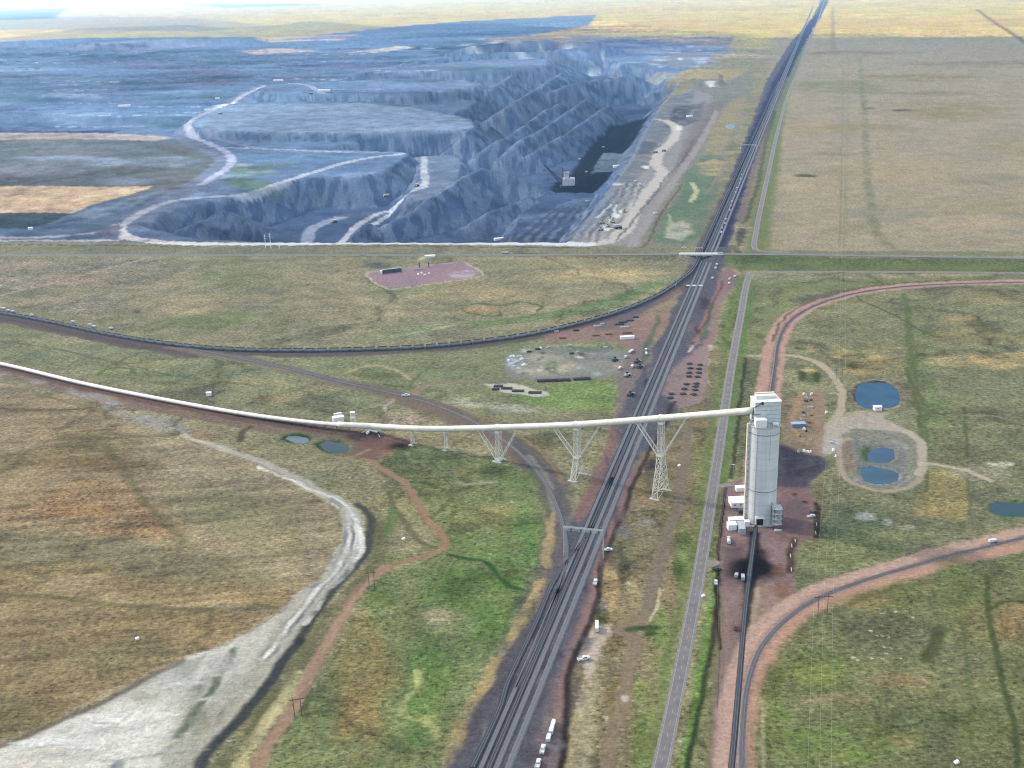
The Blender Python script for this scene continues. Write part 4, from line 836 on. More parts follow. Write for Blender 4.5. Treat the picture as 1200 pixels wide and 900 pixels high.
# ------------------------------------------------------------------ materials and mesh helpers
MATS = {}
def mat(name, col, rough=.8, metal=0.0, var=.12, scale=.8, spec=.3, dirt=None, alpha=None):
    if name in MATS: return MATS[name]
    m = bpy.data.materials.new(name); m.use_nodes = True; t = m.node_tree; b = t.nodes['Principled BSDF']
    b.inputs['Roughness'].default_value = rough; b.inputs['Metallic'].default_value = metal; b.inputs['Specular IOR Level'].default_value = spec
    c = t.nodes.new('ShaderNodeTexCoord'); no = t.nodes.new('ShaderNodeTexNoise'); no.inputs['Scale'].default_value = scale; no.inputs['Detail'].default_value = 5
    t.links.new(c.outputs['Object'], no.inputs['Vector'])
    mx = t.nodes.new('ShaderNodeMix'); mx.data_type = 'RGBA'
    d = dirt or [v * (1 - 2 * var) for v in col]
    mx.inputs['A'].default_value = (*[min(1, v * (1 + var)) for v in col], 1); mx.inputs['B'].default_value = (*d, 1)
    r = t.nodes.new('ShaderNodeMapRange'); r.inputs[1].default_value = .35; r.inputs[2].default_value = .75
    t.links.new(no.outputs['Fac'], r.inputs[0]); t.links.new(r.outputs[0], mx.inputs['Factor']); t.links.new(mx.outputs['Result'], b.inputs['Base Color'])
    MATS[name] = m; return m
class MB:
    def __init__(s): s.v = []; s.f = []; s.mi = []; s.cur = 0
    def quadbox(s, b, t):
        n = len(s.v); s.v += [tuple(p) for p in b] + [tuple(p) for p in t]
        for f in ((3, 2, 1, 0), (4, 5, 6, 7), (0, 1, 5, 4), (1, 2, 6, 5), (2, 3, 7, 6), (3, 0, 4, 7)):
            s.f.append(tuple(n + q for q in f)); s.mi.append(s.cur)
        return s
    def box(s, c, d, rz=0.0, tx=1.0, ty=1.0, ox=0.0, oy=0.0):
        """box standing on c (centre of base); d sizes; tx, ty shrink of the top"""
        x, y, z = c; a, b, h = d[0] / 2, d[1] / 2, d[2]; co, si = math.cos(rz), math.sin(rz)
        def r(u, v, k): return (x + u * co - v * si, y + u * si + v * co, z + k)
        bt = [r(-a, -b, 0), r(a, -b, 0), r(a, b, 0), r(-a, b, 0)]
        tp = [r(-a * tx + ox, -b * ty + oy, h), r(a * tx + ox, -b * ty + oy, h), r(a * tx + ox, b * ty + oy, h), r(-a * tx + ox, b * ty + oy, h)]
        return s.quadbox(bt, tp)
    def bar(s, p, q, r=.2, n=4, r2=None, caps=True):
        p = Vector(p); q = Vector(q); d = (q - p)
        if d.length < 1e-6: return s
        d.normalize(); u = d.orthogonal().normalized() if abs(d.z) > .98 else d.cross(Vector((0, 0, 1))).normalized(); w_ = d.cross(u)
        r2 = r if r2 is None else r2; k0 = len(s.v)
        for c_, rr in ((p, r), (q, r2)):
            for k in range(n):
                a = 2 * math.pi * (k + .5) / n; s.v.append(tuple(c_ + (u * math.cos(a) + w_ * math.sin(a)) * rr))
        for k in range(n):
            s.f.append((k0 + k, k0 + (k + 1) % n, k0 + n + (k + 1) % n, k0 + n + k)); s.mi.append(s.cur)
        if caps:
            s.f.append(tuple(k0 + k for k in range(n))[::-1]); s.f.append(tuple(k0 + n + k for k in range(n))); s.mi += [s.cur] * 2
        return s
    def cyl(s, c, r, h, n=24, r2=None): return s.bar(c, (c[0], c[1], c[2] + h), r, n, r2)
    def sweep(s, path, prof, up=(0, 0, 1), close=True):
        """profile points (across, up) along a 3D path"""
        path = [Vector(p) for p in path]; k0 = len(s.v); m = len(prof)
        for i, p in enumerate(path):
            d = (path[min(i + 1, len(path) - 1)] - path[max(i - 1, 0)]); d.z = 0; d.normalize(); sd = Vector((d.y, -d.x, 0))
            for a, b in prof: s.v.append(tuple(p + sd * a + Vector((0, 0, b))))
        for i in range(len(path) - 1):
            for j in range(m if close else m - 1):
                a = k0 + i * m + j; b = k0 + i * m + (j + 1) % m
                s.f.append((a, b, b + m, a + m)); s.mi.append(s.cur)
        if close:
            s.f.append(tuple(k0 + j for j in range(m))[::-1]); s.f.append(tuple(k0 + (len(path) - 1) * m + j for j in range(m))); s.mi += [s.cur] * 2
        return s
    def build(s, name, m, parent=None, smooth=False):
        e = bpy.data.meshes.new(name); e.from_pydata([tuple(map(float, v)) for v in s.v], [], s.f)
        for q in (m if isinstance(m, (list, tuple)) else [m]): e.materials.append(q)
        if isinstance(m, (list, tuple)): e.polygons.foreach_set('material_index', s.mi)
        if smooth: e.polygons.foreach_set('use_smooth', [True] * len(s.f))
        e.update()
        o = bpy.data.objects.new(name, e); C.objects.link(o)
        if parent is not None: o.parent = parent
        return o
def tag(o, label=None, cat=None, group=None, kind=None):
    if label: o['label'] = label
    if cat: o['category'] = cat
    if group: o['group'] = group
    if kind: o['kind'] = kind
    return o
def empty(name, loc, rz=0.0, label=None, cat=None, group=None):
    o = bpy.data.objects.new(name, None); C.objects.link(o); o.location = tuple(map(float, loc)); o.rotation_euler = (0, 0, rz); o.empty_display_size = 2
    return tag(o, label, cat, group)
def copy_tree(o, loc, rz, label=None, group=None, parent=None):
    c = o.copy(); C.objects.link(c)
    if parent is None:
        c.location = tuple(map(float, loc)); c.rotation_euler = (0, 0, rz)
        if label: c['label'] = label
        if group: c['group'] = group
    else: c.parent = parent
    for ch in list(o.children): copy_tree(ch, loc, rz, parent=c)
    return c
def G(px, py, lift=0.0):
    """point on the ground seen at px, py"""
    z = 0.0
    for _ in range(6):
        p = P(px, py, z); z = gz(p[0], p[1])
    p = P(px, py, z); return np.array([p[0], p[1], z + lift])
def heading(px, py, qx, qy):
    a = P(px, py); b = P(qx, qy); return math.atan2(b[1] - a[1], b[0] - a[0])
# ------------------------------------------------------------------ water
def flat_sheet(name, pts, z, m, kind='structure'):
    mb = MB(); mb.v = [(p[0], p[1], z) for p in pts]; mb.f = [tuple(range(len(pts)))]; mb.mi = [0]
    o = mb.build(name, m); o['kind'] = kind; return o
def water(name, col, rough=.12):
    m = mat(name, col, rough, 0, .15, .05, .12); b = m.node_tree.nodes['Principled BSDF']
    t = m.node_tree; no = t.nodes.new('ShaderNodeTexNoise'); no.inputs['Scale'].default_value = .5; no.inputs['Detail'].default_value = 3
    bu = t.nodes.new('ShaderNodeBump'); bu.inputs['Strength'].default_value = .25; bu.inputs['Distance'].default_value = .15
    tcn = t.nodes.new('ShaderNodeTexCoord'); t.links.new(tcn.outputs['Object'], no.inputs['Vector']); t.links.new(no.outputs['Fac'], bu.inputs['Height']); t.links.new(bu.outputs[0], b.inputs['Normal']); return m
w_blue = water('pond_water_blue', (.014, .055, .10)); w_deep = water('pond_water_deep', (.006, .036, .05)); w_green = water('pond_water_green', (.004, .025, .028)); w_pale = water('pond_water_pale', (.07, .12, .15), .3)
for k, m in (('big', w_blue), ('mid', w_blue), ('low', w_blue), ('right', w_deep), ('left', w_pale), ('left2', w_green), ('far', w_pale)):
    c = catmull(list(PONDW[k]) + [PONDW[k][0]], 4)[:-1]
    cen = c.mean(0)
    flat_sheet('pond_water', c + (cen - c) * -.04, -1.3 if k != 'far' else -.6, m)
# ------------------------------------------------------------------ roads
asph = mat('asphalt', (.135, .125, .128), .9, var=.12, scale=.15); asph_d = mat('asphalt_patch', (.10, .10, .105), .9, var=.1, scale=.2)
conc = mat('concrete', (.42, .42, .40), .85, var=.12, scale=.25); paint_w = mat('road_paint_white', (.32, .32, .31), .7); paint_y = mat('road_paint_yellow', (.5, .38, .08), .7)
gravel_l = mat('road_gravel', (.17, .165, .14), .95, var=.15, scale=.3)
def strip(name, line_, wd, z, m, th=.06, off=0.0, kind=None, parent=None, zs=None, mb=None):
    l = np.asarray(line_); l = resample(l[:, :2], 12.0) if zs is None else l
    zz = height(l[:, 0], l[:, 1]) * 0 + z if zs is None else zs
    q = mb or MB(); q.sweep([(a, b, c) for (a, b), c in zip(l[:, :2], zz)], [(-wd / 2 + off, -.3), (wd / 2 + off, -.3), (wd / 2 + off, th), (-wd / 2 + off, th)])
    if mb is not None: return None
    o = q.build(name, m, parent)
    if kind: o['kind'] = kind
    return o
def dashes(line_, wd, z, off, dash, gap, mb):
    l = resample(np.asarray(line_)[:, :2], 4.0); s = 0
    step = int((dash + gap) / 4); nd = max(1, int(dash / 4))
    for i in range(0, len(l) - nd - 1, step):
        mb.sweep([(a, b, z) for a, b in l[i:i + nd + 1]], [(-wd / 2 + off, 0), (wd / 2 + off, 0), (wd / 2 + off, .02), (-wd / 2 + off, .02)])
for nm, L, wd in (('county_road', COUNTY, 7.4), ('county_road', COUNTY_N, 7.0)):
    strip(nm, L, wd + 2.6, .04, gravel_l, kind='structure').name = 'road_shoulder'
    strip(nm, L, wd, .09, asph, kind='structure').name = 'road'
    q = MB()
    for o_ in (-wd / 2 + .3, wd / 2 - .3): q.sweep([(a, b, .16) for a, b in resample(L[:, :2], 10)], [(-.1 + o_, 0), (.1 + o_, 0), (.1 + o_, .02), (-.1 + o_, .02)])
    q.build('road_edge_lines', paint_w)['kind'] = 'structure'
    q = MB(); dashes(L, .18, .17, 0, 4, 8, q); q.build('road_centre_line', paint_y)['kind'] = 'structure'
hwy_l = resample(HWY, 15.0)
q = MB(); ia = [i for i, p in enumerate(hwy_l) if p[0] < HWY[6, 0] + 6]; ib = [i for i, p in enumerate(hwy_l) if p[0] > HWY[7, 0] - 6]
hwm = mat('highway_asphalt', (.12, .123, .125), .9, var=.08, scale=.1)
for ids, nm in ((ia, 'a'), (ib, 'b')):
    l = hwy_l[ids]; q = MB(); q.sweep([tuple(p + np.array([0, 0, .12])) for p in l], [(-5.5, -.6), (5.5, -.6), (5.5, .08), (-5.5, .08)]); q.build('highway', hwm)['kind'] = 'structure'
    q = MB()
    for o_ in (-3.6, 3.6): q.sweep([tuple(p + np.array([0, 0, .21])) for p in l], [(-.12 + o_, 0), (.12 + o_, 0), (.12 + o_, .03), (-.12 + o_, .03)])
    q.build('highway_edge_lines', paint_w)['kind'] = 'structure'
    q = MB(); q.sweep([tuple(p + np.array([0, 0, .21])) for p in l], [(-.12, 0), (.12, 0), (.12, .03), (-.12, .03)]); q.build('highway_centre_line', paint_y)['kind'] = 'structure'
driveways = [([(823, 660), (839, 660)], 6), ([(838, 570), (849, 568), (858, 568)], 6)]
for l, wd in driveways: strip('driveway', W2(l), wd, .05, gravel_l, kind='structure')
# ------------------------------------------------------------------ overpass
steel_w = mat('painted_steel_cream', (.62, .61, .54), .55, var=.08, scale=.6); steel_g = mat('galvanised_steel', (.42, .46, .48), .45, .3, .1, .8); dark = mat('dark_steel', (.04, .045, .05), .6)
white = mat('white_paint', (.75, .76, .76), .5, var=.05, scale=1.0); glass = mat('window_glass', (.02, .025, .03), .1, spec=.6); rubber = mat('tyre_rubber', (.02, .02, .02), .9); grey = mat('grey_paint', (.32, .34, .35), .6); rust = mat('rusty_steel', (.16, .09, .06), .85)
xa, xb = HWY[6], HWY[7]
md = (xa + xb) / 2
br = empty('overpass', (md[0], md[1], 0), 0, 'long pale highway overpass crossing above the railway tracks', 'overpass')
d = xb - xa; Lb = np.linalg.norm(d[:2]) + 14; ang = math.atan2(d[1], d[0]); zt = 8.72
def loc(b, p): return tuple(np.array(p) - np.array([md[0], md[1], 0]))
q = MB(); q.box((0, 0, zt - 1.5), (Lb, 11.6, 1.5), ang); q.build('deck', conc, br)
for s_ in (-1, 1):
    q = MB(); q.box((-math.sin(ang) * 5.7 * s_, math.cos(ang) * 5.7 * s_, zt + .003), (Lb, .35, 1.0), ang); q.build('parapet', white, br)
for f in (-.3, -.1, .12, .33):
    q = MB(); cx, cy = math.cos(ang) * f * Lb, math.sin(ang) * f * Lb
    for w_ in (-4, -1.3, 1.3, 4): q.cyl((cx - math.sin(ang) * w_, cy + math.cos(ang) * w_, 0), .5, zt - 2.5, 8)
    q.box((cx, cy, zt - 2.5), (1.2, 10.4, 1.0), ang); q.build('pier', conc, br)
for s_ in (-1, 1):
    q = MB(); cx, cy = math.cos(ang) * s_ * (Lb / 2 + 1), math.sin(ang) * s_ * (Lb / 2 + 1)
    q.box((cx, cy, 0), (18, 13, zt - 1.6), ang, tx=.12, ox=s_ * 8); q.build('abutment', conc, br)
# ------------------------------------------------------------------ railway tracks
ballast = mat('ballast', (.075, .078, .088), .95, var=.2, scale=.5); ballast_l = mat('ballast_pale', (.11, .118, .13), .95, var=.15, scale=.4); ballast_d = mat('ballast_coal_stained', (.028, .032, .042), .95, var=.2, scale=.3)
railm = mat('rail_steel', (.17, .17, .18), .6, .2); tiem = mat('concrete_sleepers', (.26, .26, .26), .9, var=.1, scale=.4); tiem_d = mat('dark_sleepers', (.05, .05, .055), .9, var=.1)
# sleepers: bars across the bed, drawn by the surface of the bed's own strip
def sleeper_mat(base, bar_):
    m = bpy.data.materials.new('sleepers_in_ballast'); m.use_nodes = True; t = m.node_tree; b = t.nodes['Principled BSDF']; b.inputs['Roughness'].default_value = .9
    u = t.nodes.new('ShaderNodeAttribute'); u.attribute_name = 'along'; f = t.nodes.new('ShaderNodeMath'); f.operation = 'FRACT'; g = t.nodes.new('ShaderNodeMath'); g.operation = 'LESS_THAN'; g.inputs[1].default_value = .45
    mx = t.nodes.new('ShaderNodeMix'); mx.data_type = 'RGBA'; mx.inputs['A'].default_value = (*base, 1); mx.inputs['B'].default_value = (*bar_, 1)
    t.links.new(u.outputs['Fac'], f.inputs[0]); t.links.new(f.outputs[0], g.inputs[0]); t.links.new(g.outputs[0], mx.inputs['Factor']); t.links.new(mx.outputs['Result'], b.inputs['Base Color']); return m
slm = sleeper_mat((.08, .083, .092), (.19, .195, .20)); slm_m = sleeper_mat((.07, .07, .072), (.12, .12, .12)); slm_d = sleeper_mat((.028, .031, .038), (.055, .058, .066))
def sleepers(l, wd, z, m, parent):
    l = resample(np.asarray(l)[:, :2], 10.0); n_ = len(l); mb = MB()
    mb.sweep([(a, b, z) for a, b in l], [(-wd / 2, 0), (wd / 2, 0)], close=False)
    o = mb.build('sleepers', m, parent); a = o.data.attributes.new('along', 'FLOAT', 'POINT')
    s = np.concatenate([[0], np.cumsum(np.linalg.norm(np.diff(l, axis=0), axis=1))]) / .62
    a.data.foreach_set('value', np.repeat(s, 2).astype(np.float32)); return o
ballast_p = mat('ballast_red_dust', (.19, .15, .14), .95, var=.2, scale=.4)
def track(line_, label, wd=5.2, bm=None, sm=None, z=0.0, group='railway tracks', split=None):
    r = empty('railway_track', (0, 0, 0), 0, label, 'railway track', group)
    l = resample(np.asarray(line_)[:, :2], 10.0)
    for l2, m2 in (((l, bm or ballast),) if split is None else ((l[:split + 1], bm), (l[split:], ballast_p))):
        mb = MB(); mb.sweep([(a, b, z) for a, b in l2], [(-wd / 2, -.3), (wd / 2, -.3), (wd / 2 - .9, .5), (-wd / 2 + .9, .5)]); mb.build('ballast_bed', m2, r)
    sleepers(l, 2.6, z + .53, sm or slm, r)
    for s_ in (-.75, .75):
        mb = MB(); mb.sweep([(a, b, z + .56) for a, b in l], [(s_ - .09, 0), (s_ + .09, 0), (s_ + .09, .2), (s_ - .09, .2)]); mb.build('rail', railm, r)
    return r
track(MAIN[0], 'straight main railway track farthest left of the four main tracks', bm=ballast_d)
track(MAIN[1], 'straight main railway track second from the left of the four main tracks', bm=ballast_d, sm=slm_d)
track(MAIN[2], 'straight main railway track third from the left of the four main tracks')
track(MAIN[3], 'straight main railway track on the right side of the corridor with pale sleepers', bm=ballast_l)
track(TRAIN, 'curved railway track under the long coal train', bm=ballast_d, sm=slm_d)
track(WYE, 'curving branch railway track passing under the white conveyor', bm=ballast, sm=slm_m)
track(SILO_TR, 'loading track running through the foot of the tall silo', wd=4.4, bm=ballast_d, sm=slm_d, split=int(np.argmin(np.linalg.norm(resample(SILO_TR[:, :2], 10.0) - P(890, 600)[:2], axis=1))))
track(LOOP_TR, 'loop railway track on a red embankment curving away to the right edge', wd=4.4, bm=ballast_p, sm=slm_m)
X1 = W2([to_vp(556, 895, 900), to_vp(557, 895, 830), (595, 800), (628, 730), (652, 676), to_vp(575, 895, 620), to_vp(575, 895, 560)])
track(catmull(X1, 8), 'side track merging into the main tracks below the signal gantry', bm=ballast_d, sm=slm_d)
# grade crossing panels
for i, (x, y) in enumerate(((806.5, 335), (813.5, 335), (821, 335))):
    p = P(x, y); q = MB(); q.box((0, 0, .55), (5.6, 7, .26), 0); q.box((0, 0, .8), (1.1, 7, .05), 0)
    o = q.build('crossing_panel', conc); o.location = tuple(p); tag(o, ['leftmost', 'middle', 'rightmost'][i] + ' pale concrete crossing panel laid across the tracks below the overpass', 'crossing panel', 'panels of the level crossing')
# ------------------------------------------------------------------ coal train
carm = mat('coal_car_paint', (.30, .32, .34), .55, .2, .2, .5); coalm = mat('coal', (.012, .012, .014), .9, var=.3, scale=1.5)
def coal_car():
    r = empty('coal_car', (0, 0, 0), 0, 'grey open coal car loaded to the brim in the long train', 'coal car', 'coal cars of the long train')
    b = MB(); Lc, Wc = 13.3, 3.1
    b.quadbox([(-5.8, -1.2, .9), (5.8, -1.2, .9), (5.8, 1.2, .9), (-5.8, 1.2, .9)], [(-Lc / 2, -Wc / 2, 1.9), (Lc / 2, -Wc / 2, 1.9), (Lc / 2, Wc / 2, 1.9), (-Lc / 2, Wc / 2, 1.9)])
    b.box((0, 0, 1.903), (Lc, Wc, 1.7)); b.box((-Lc / 2, 0, 3.6), (.25, Wc + .1, .25)); b.box((Lc / 2, 0, 3.6), (.25, Wc + .1, .25))
    for s_ in (-1, 1):
        b.box((0, s_ * Wc / 2, 3.6), (Lc, .18, .25))
        for k in range(9): b.box((-6.4 + 1.6 * k, s_ * (Wc / 2 + .06), 1.95), (.18, .12, 1.6))
    b.build('body', carm, r)
    c = MB(); c.box((0, 0, 3.62), (Lc - .5, Wc - .3, .75), tx=.86, ty=.25); c.build('coal_load', coalm, r)
    for s_ in (-1, 1):
        g = MB()
        for w_ in (-.9, .9):
            for y_ in (-.72, .72): g.bar((s_ * 5.2 + w_, y_ - .1, .5), (s_ * 5.2 + w_, y_ + .1, .5), .48, 10)
        for y_ in (-.95, .95): g.box((s_ * 5.2, y_, .35), (2.6, .2, .5), tx=.7)
        g.build('bogie', dark, r)
    return r
tl_ = resample(TRAIN[:, :2], .5); cp = 15.3; nstep = int(cp / .5)
car0 = coal_car(); placed = 0
for i in range(nstep // 2, len(tl_) - nstep, nstep):
    p = tl_[i]; px, py = PX((p[0], p[1], 0))
    if px < -14 or placed > 285: continue
    dv = tl_[i + 12] - tl_[i - 12]; a = math.atan2(dv[1], dv[0])
    if placed == 0: car0.location = (p[0], p[1], .76); car0.rotation_euler = (0, 0, a)
    else: copy_tree(car0, (p[0], p[1], .76), a)
    placed += 1
print('cars', placed)
# ------------------------------------------------------------------ silo
SB = P(891, 608)
DIA = 34.0 * np.linalg.norm(SB - np.array([0, 0, CAM_H])) / FPX * .98
R_ = DIA / 2
HT = zat(SB, 497) - 0
conc_s = bpy.data.materials.new('silo_concrete'); conc_s.use_nodes = True; t = conc_s.node_tree; b = t.nodes['Principled BSDF']; b.inputs['Roughness'].default_value = .8
tc2 = t.nodes.new('ShaderNodeTexCoord'); mp = t.nodes.new('ShaderNodeMapping'); mp.inputs['Scale'].default_value = (.22, .22, .012); n1 = t.nodes.new('ShaderNodeTexNoise'); n1.inputs['Scale'].default_value = 1; n1.inputs['Detail'].default_value = 5
mp2 = t.nodes.new('ShaderNodeMapping'); mp2.inputs['Scale'].default_value = (.01, .01, .16); n2 = t.nodes.new('ShaderNodeTexNoise'); n2.inputs['Scale'].default_value = 1; n2.inputs['Detail'].default_value = 3
for a_, b_, c_ in ((tc2, mp, n1), (tc2, mp2, n2)): t.links.new(a_.outputs['Object'], b_.inputs[0]); t.links.new(b_.outputs[0], c_.inputs['Vector'])
ad = t.nodes.new('ShaderNodeMath'); ad.operation = 'ADD'; t.links.new(n1.outputs['Fac'], ad.inputs[0]); t.links.new(n2.outputs['Fac'], ad.inputs[1])
rp = t.nodes.new('ShaderNodeValToRGB'); rp.color_ramp.elements[0].position = .42; rp.color_ramp.elements[0].color = (.50, .52, .53, 1); rp.color_ramp.elements[1].position = .62; rp.color_ramp.elements[1].color = (.64, .66, .65, 1)
dv_ = t.nodes.new('ShaderNodeMath'); dv_.operation = 'MULTIPLY'; dv_.inputs[1].default_value = .5; t.links.new(ad.outputs[0], dv_.inputs[0]); t.links.new(dv_.outputs[0], rp.inputs[0]); t.links.new(rp.outputs[0], b.inputs['Base Color'])
silo = empty('coal_silo', SB, 0, 'tall pale concrete silo beside the county road at the end of the white conveyor', 'silo')
q = MB(); q.cyl((0, 0, 0), R_, HT, 144); q.build('shaft', conc_s, silo, smooth=False)
stain = mat('stained_concrete', (.24, .25, .26), .85)
for zf in (.345, .93):
    q = MB(); q.cyl((0, 0, HT * zf), R_ + .22, .7, 64); q.build('ring_band', stain, silo)
q = MB()
for k in range(15): q.cyl((0, 0, HT * (.03 + .06 * k)), R_ + .06, .16, 64)
q.build('pour_joints', mat('joint_concrete', (.44, .46, .46), .85), silo)
q = MB(); q.cyl((0, 0, HT - .003), R_ + .5, .9, 64); q.build('roof_rim', conc, silo)
cv = P(877.5, 481, 0); cvd = CONV_LINE[-1] - CONV_LINE[-2]
hz0 = HT + .9
HX = 20.8; HA = math.radians(3)
htop = zat(SB + np.array([0, -3, 0]), 471.5)
hh = MB(); hh.box((1.2, 4.5, hz0), (HX, 15, htop - hz0), HA); head = hh.build('headhouse', mat('headhouse_cladding', (.56, .61, .60), .5, .1, .06, .3), silo)
q = MB()
for k in range(5): q.box((1.2 + .3, -3.0 - .08, hz0 + 1 + 3.6 * k), (HX + .2, .12, .12), HA)
q.build('cladding_seam', stain, head)
q = MB(); q.box((1.2, 4.5, htop + .003), (HX + .8, 15.8, .5), HA); q.build('roof', white, head)
q = MB(); q.box((1.2, 6.0, htop + .51), (16.5, 6, 2.6), HA, ty=.8); q.box((1.2, 10.0, htop + .51), (15.5, 2.0, 3.2), HA); q.build('roof_monitor', mat('cream_cladding', (.62, .60, .50), .55), head)
q = MB()
for z_ in (.3, .52, .74):
    q.box((-7.6, -3.3, hz0 + (htop - hz0) * z_ * .62), (7.5 - 2 * z_, 1.6, .25), HA)
    for k in range(5): q.bar((-11 + 1.6 * k, -4.0, hz0 + (htop - hz0) * z_ * .62), (-11 + 1.6 * k, -4.0, hz0 + (htop - hz0) * z_ * .62 + 1.2), .08)
q.bar((-10.5, -3.6, hz0 + 14), (-3.8, -3.6, hz0 + 18.3), .3); q.cyl((-3.2, -3.8, hz0 + 17.2), .9, 2.2, 8)
q.build('stair_platform', dark, head)
q = MB(); q.box((-R_ * .42, -R_ * .62, HT + .95), (8.6, 7, 6.4)); q.box((-R_ * .42, -R_ * .62, HT + 7.36), (9, 7.4, .3)); q.build('elevator_house', white, silo)
q = MB(); q.box((R_ * .62, -R_ * .5, HT + .95), (4.4, 3, 2.2)); q.build('vent_housing', white, silo)
q = MB()
for k in range(7):
    a = math.radians(205 + 21 * k); q.box((math.cos(a) * (R_ - 1.5), math.sin(a) * (R_ - 1.5), HT + .9), (1.6, 1.3, 1.2), a)
q.build('roof_vents', grey, silo)
q = MB()
for k in range(40):
    a0, a1 = 2 * math.pi * k / 40, 2 * math.pi * (k + 1) / 40
    q.bar((math.cos(a0) * R_, math.sin(a0) * R_, HT + 2), (math.cos(a1) * R_, math.sin(a1) * R_, HT + 2), .07); q.bar((math.cos(a0) * R_, math.sin(a0) * R_, HT + .8), (math.cos(a0) * R_, math.sin(a0) * R_, HT + 2), .06)
q.build('railing', grey, silo)
aw = math.radians(188)
q = MB(); q.box((math.cos(aw) * (R_ + 1.1), math.sin(aw) * (R_ + 1.1), 0), (2.4, 2.2, HT + 2), aw); tw = q.build('stair_shaft', mat('cream_concrete', (.60, .56, .46), .75, var=.1, scale=.3), silo)
q = MB()
for k in range(14): q.box((math.cos(aw) * (R_ + 1.1) + .4, math.sin(aw) * (R_ + 1.1) - 1.35, 5 + k * HT / 15), (.8, .3, .9), 0)
q.build('stair_window', stain, tw)
q = MB(); q.bar((-R_ * .62, -R_ * .80, 1), (-R_ * .62, -R_ * .80, HT), .12)
for k in range(30): q.box((-R_ * .62, -R_ * .82, 3 + k * (HT - 4) / 30), (.9, .35, .2))
q.build('ladder', stain, silo)
q = MB(); q.bar((R_ * .2, -R_ * .995, HT * .66), (R_ * .2, -R_ * .995, HT), .14); q.build('downpipe', grey, silo)
xd = -3.2; dw = 5.4; dh = 6.2
yd = -math.sqrt(R_ ** 2 - (abs(xd) + dw / 2) ** 2) - .4
q = MB(); q.box((xd, -R_ + .6, 0), (dw + 1.8, 2.2, dh + 1.5)); dd = q.build('portal', conc_s, silo)
q = MB(); q.box((xd, -R_ - .56, .3), (dw, .12, dh)); q.build('tunnel_shade_plate', mat('tunnel_shade', (.01, .01, .012), .9), dd)  # near-black plate painted as the shade inside the tunnel mouth
q = MB(); q.box((xd, -R_ - .8, dh + .2), (dw + 1.6, 1.0, .8)); q.build('lintel', white, dd)
q = MB(); q.box((0, -R_ - 1.0, 0), (R_ * 1.9, 3, .5)); q.build('apron', conc, silo)
# steel stair tower on the right of the silo
p = P(911.5, 621); q0 = empty('stair_tower', p, 0, 'dark open steel tower leaning against the right side of the tall silo', 'steel tower')
q = MB(); tx_, ty_, th_ = 4.2, 5.0, 20
for x in (-tx_, tx_):
    for y in (0, 2 * ty_): q.bar((x * .8, y, 0), (x * .8, y, th_), .22)
q.build('frame', dark, q0)
for k in range(4):
    q = MB(); q.box((0, ty_, 4.4 * (k + 1)), (tx_ * 1.8, 2 * ty_, .25)); q.bar((-tx_ * .8, 0, 4.4 * k), (tx_ * .8, 0, 4.4 * (k + 1)), .12); q.build('floor_deck', grey, q0)
q = MB(); q.box((0, 3, 9.2), (3.2, 3, 3.2)); q.cyl((-1.5, 7, 13.6), 1.4, 3, 10); q.build('hopper', grey, q0)
q = MB(); q.box((0, -1.4, 0), (6.2, 2.5, .8)); q.build('footing', conc, q0)
# ------------------------------------------------------------------ conveyor
GD_ = [(440, 508, 499.5, 0), (484, 521, 502, 1), (523, 527, 502.5, 1), (585, 540, 501, 2), (677, 560, 497.5, 3), (774, 580, 490, 4)]
gal = []
for bx, by, ty, k in GD_:
    b_ = P(bx, by); gal.append((b_[0], b_[1], zat(b_, ty)))
hb = SB + np.array([1.0 - HX / 2 + .2, 1.0, 0]); gal.append((hb[0], hb[1], zat(hb, 481)))
gl = []
for i, p_ in enumerate(CONVG):
    if i < len(CONVG) - 1: gl.append((p_[0], p_[1], 2.6))
nz_ = len(gl)
gl = [(a, b_, 2.6 + (gal[0][2] - 2.6) * float(sstep(nz_ - 22, nz_ + 4, i))) for i, (a, b_, c_) in enumerate(gl)]
print('gallery heights', [round(g[2], 1) for g in gal], 'silo', round(HT, 1), round(DIA, 1), 'head', round(htop, 1))
full = np.array(gl + gal)
full = np.vstack([full[:len(gl)], catmull(full[len(gl) - 1:], 6)[3:]])
conv = empty('conveyor', (0, 0, 0), 0, 'long white covered conveyor running from the left edge up to the top of the silo', 'conveyor')
cw = mat('conveyor_cladding', (.66, .64, .56), .5, .0, .06, .12)
cww = mat('conveyor_cover_white', (.72, .71, .67), .5, .0, .04, .12)
def tube_prof(r, n=14): return [(r * math.cos(2 * math.pi * k / n), r * math.sin(2 * math.pi * k / n)) for k in range(n)]
ng = len(gl)
pts3 = resample(full[ng - 6:], 6.0)
q = MB(); q.sweep([tuple(p) for p in pts3], tube_prof(2.9)); q.build('gallery_tube', cw, conv, smooth=True)
q = MB()
for i in range(2, len(pts3) - 2, 5):
    a_, b_ = pts3[i], pts3[i + 1]; d_ = (b_ - a_) / np.linalg.norm(b_ - a_); q.sweep([tuple(a_), tuple(a_ + d_ * .35)], tube_prof(3.0))
q.build('tube_joints', steel_w, conv)
g2_ = resample(full[:ng - 4], 12.0)
q = MB(); q.sweep([tuple(p) for p in g2_], [(-2.2, -.9), (2.2, -.9), (2.4, .2), (1.7, 1.3), (0, 1.8), (-1.7, 1.3), (-2.4, .2)]); q.build('belt_cover', cww, conv)
q = MB(); q.sweep([tuple(p) for p in g2_], [(-3.3, -1.4), (3.3, -1.4), (3.3, -1.1), (-3.3, -1.1)]); q.build('walkway', rust, conv)
legs = resample(full[:ng - 1], 14.0); leg0 = MB()
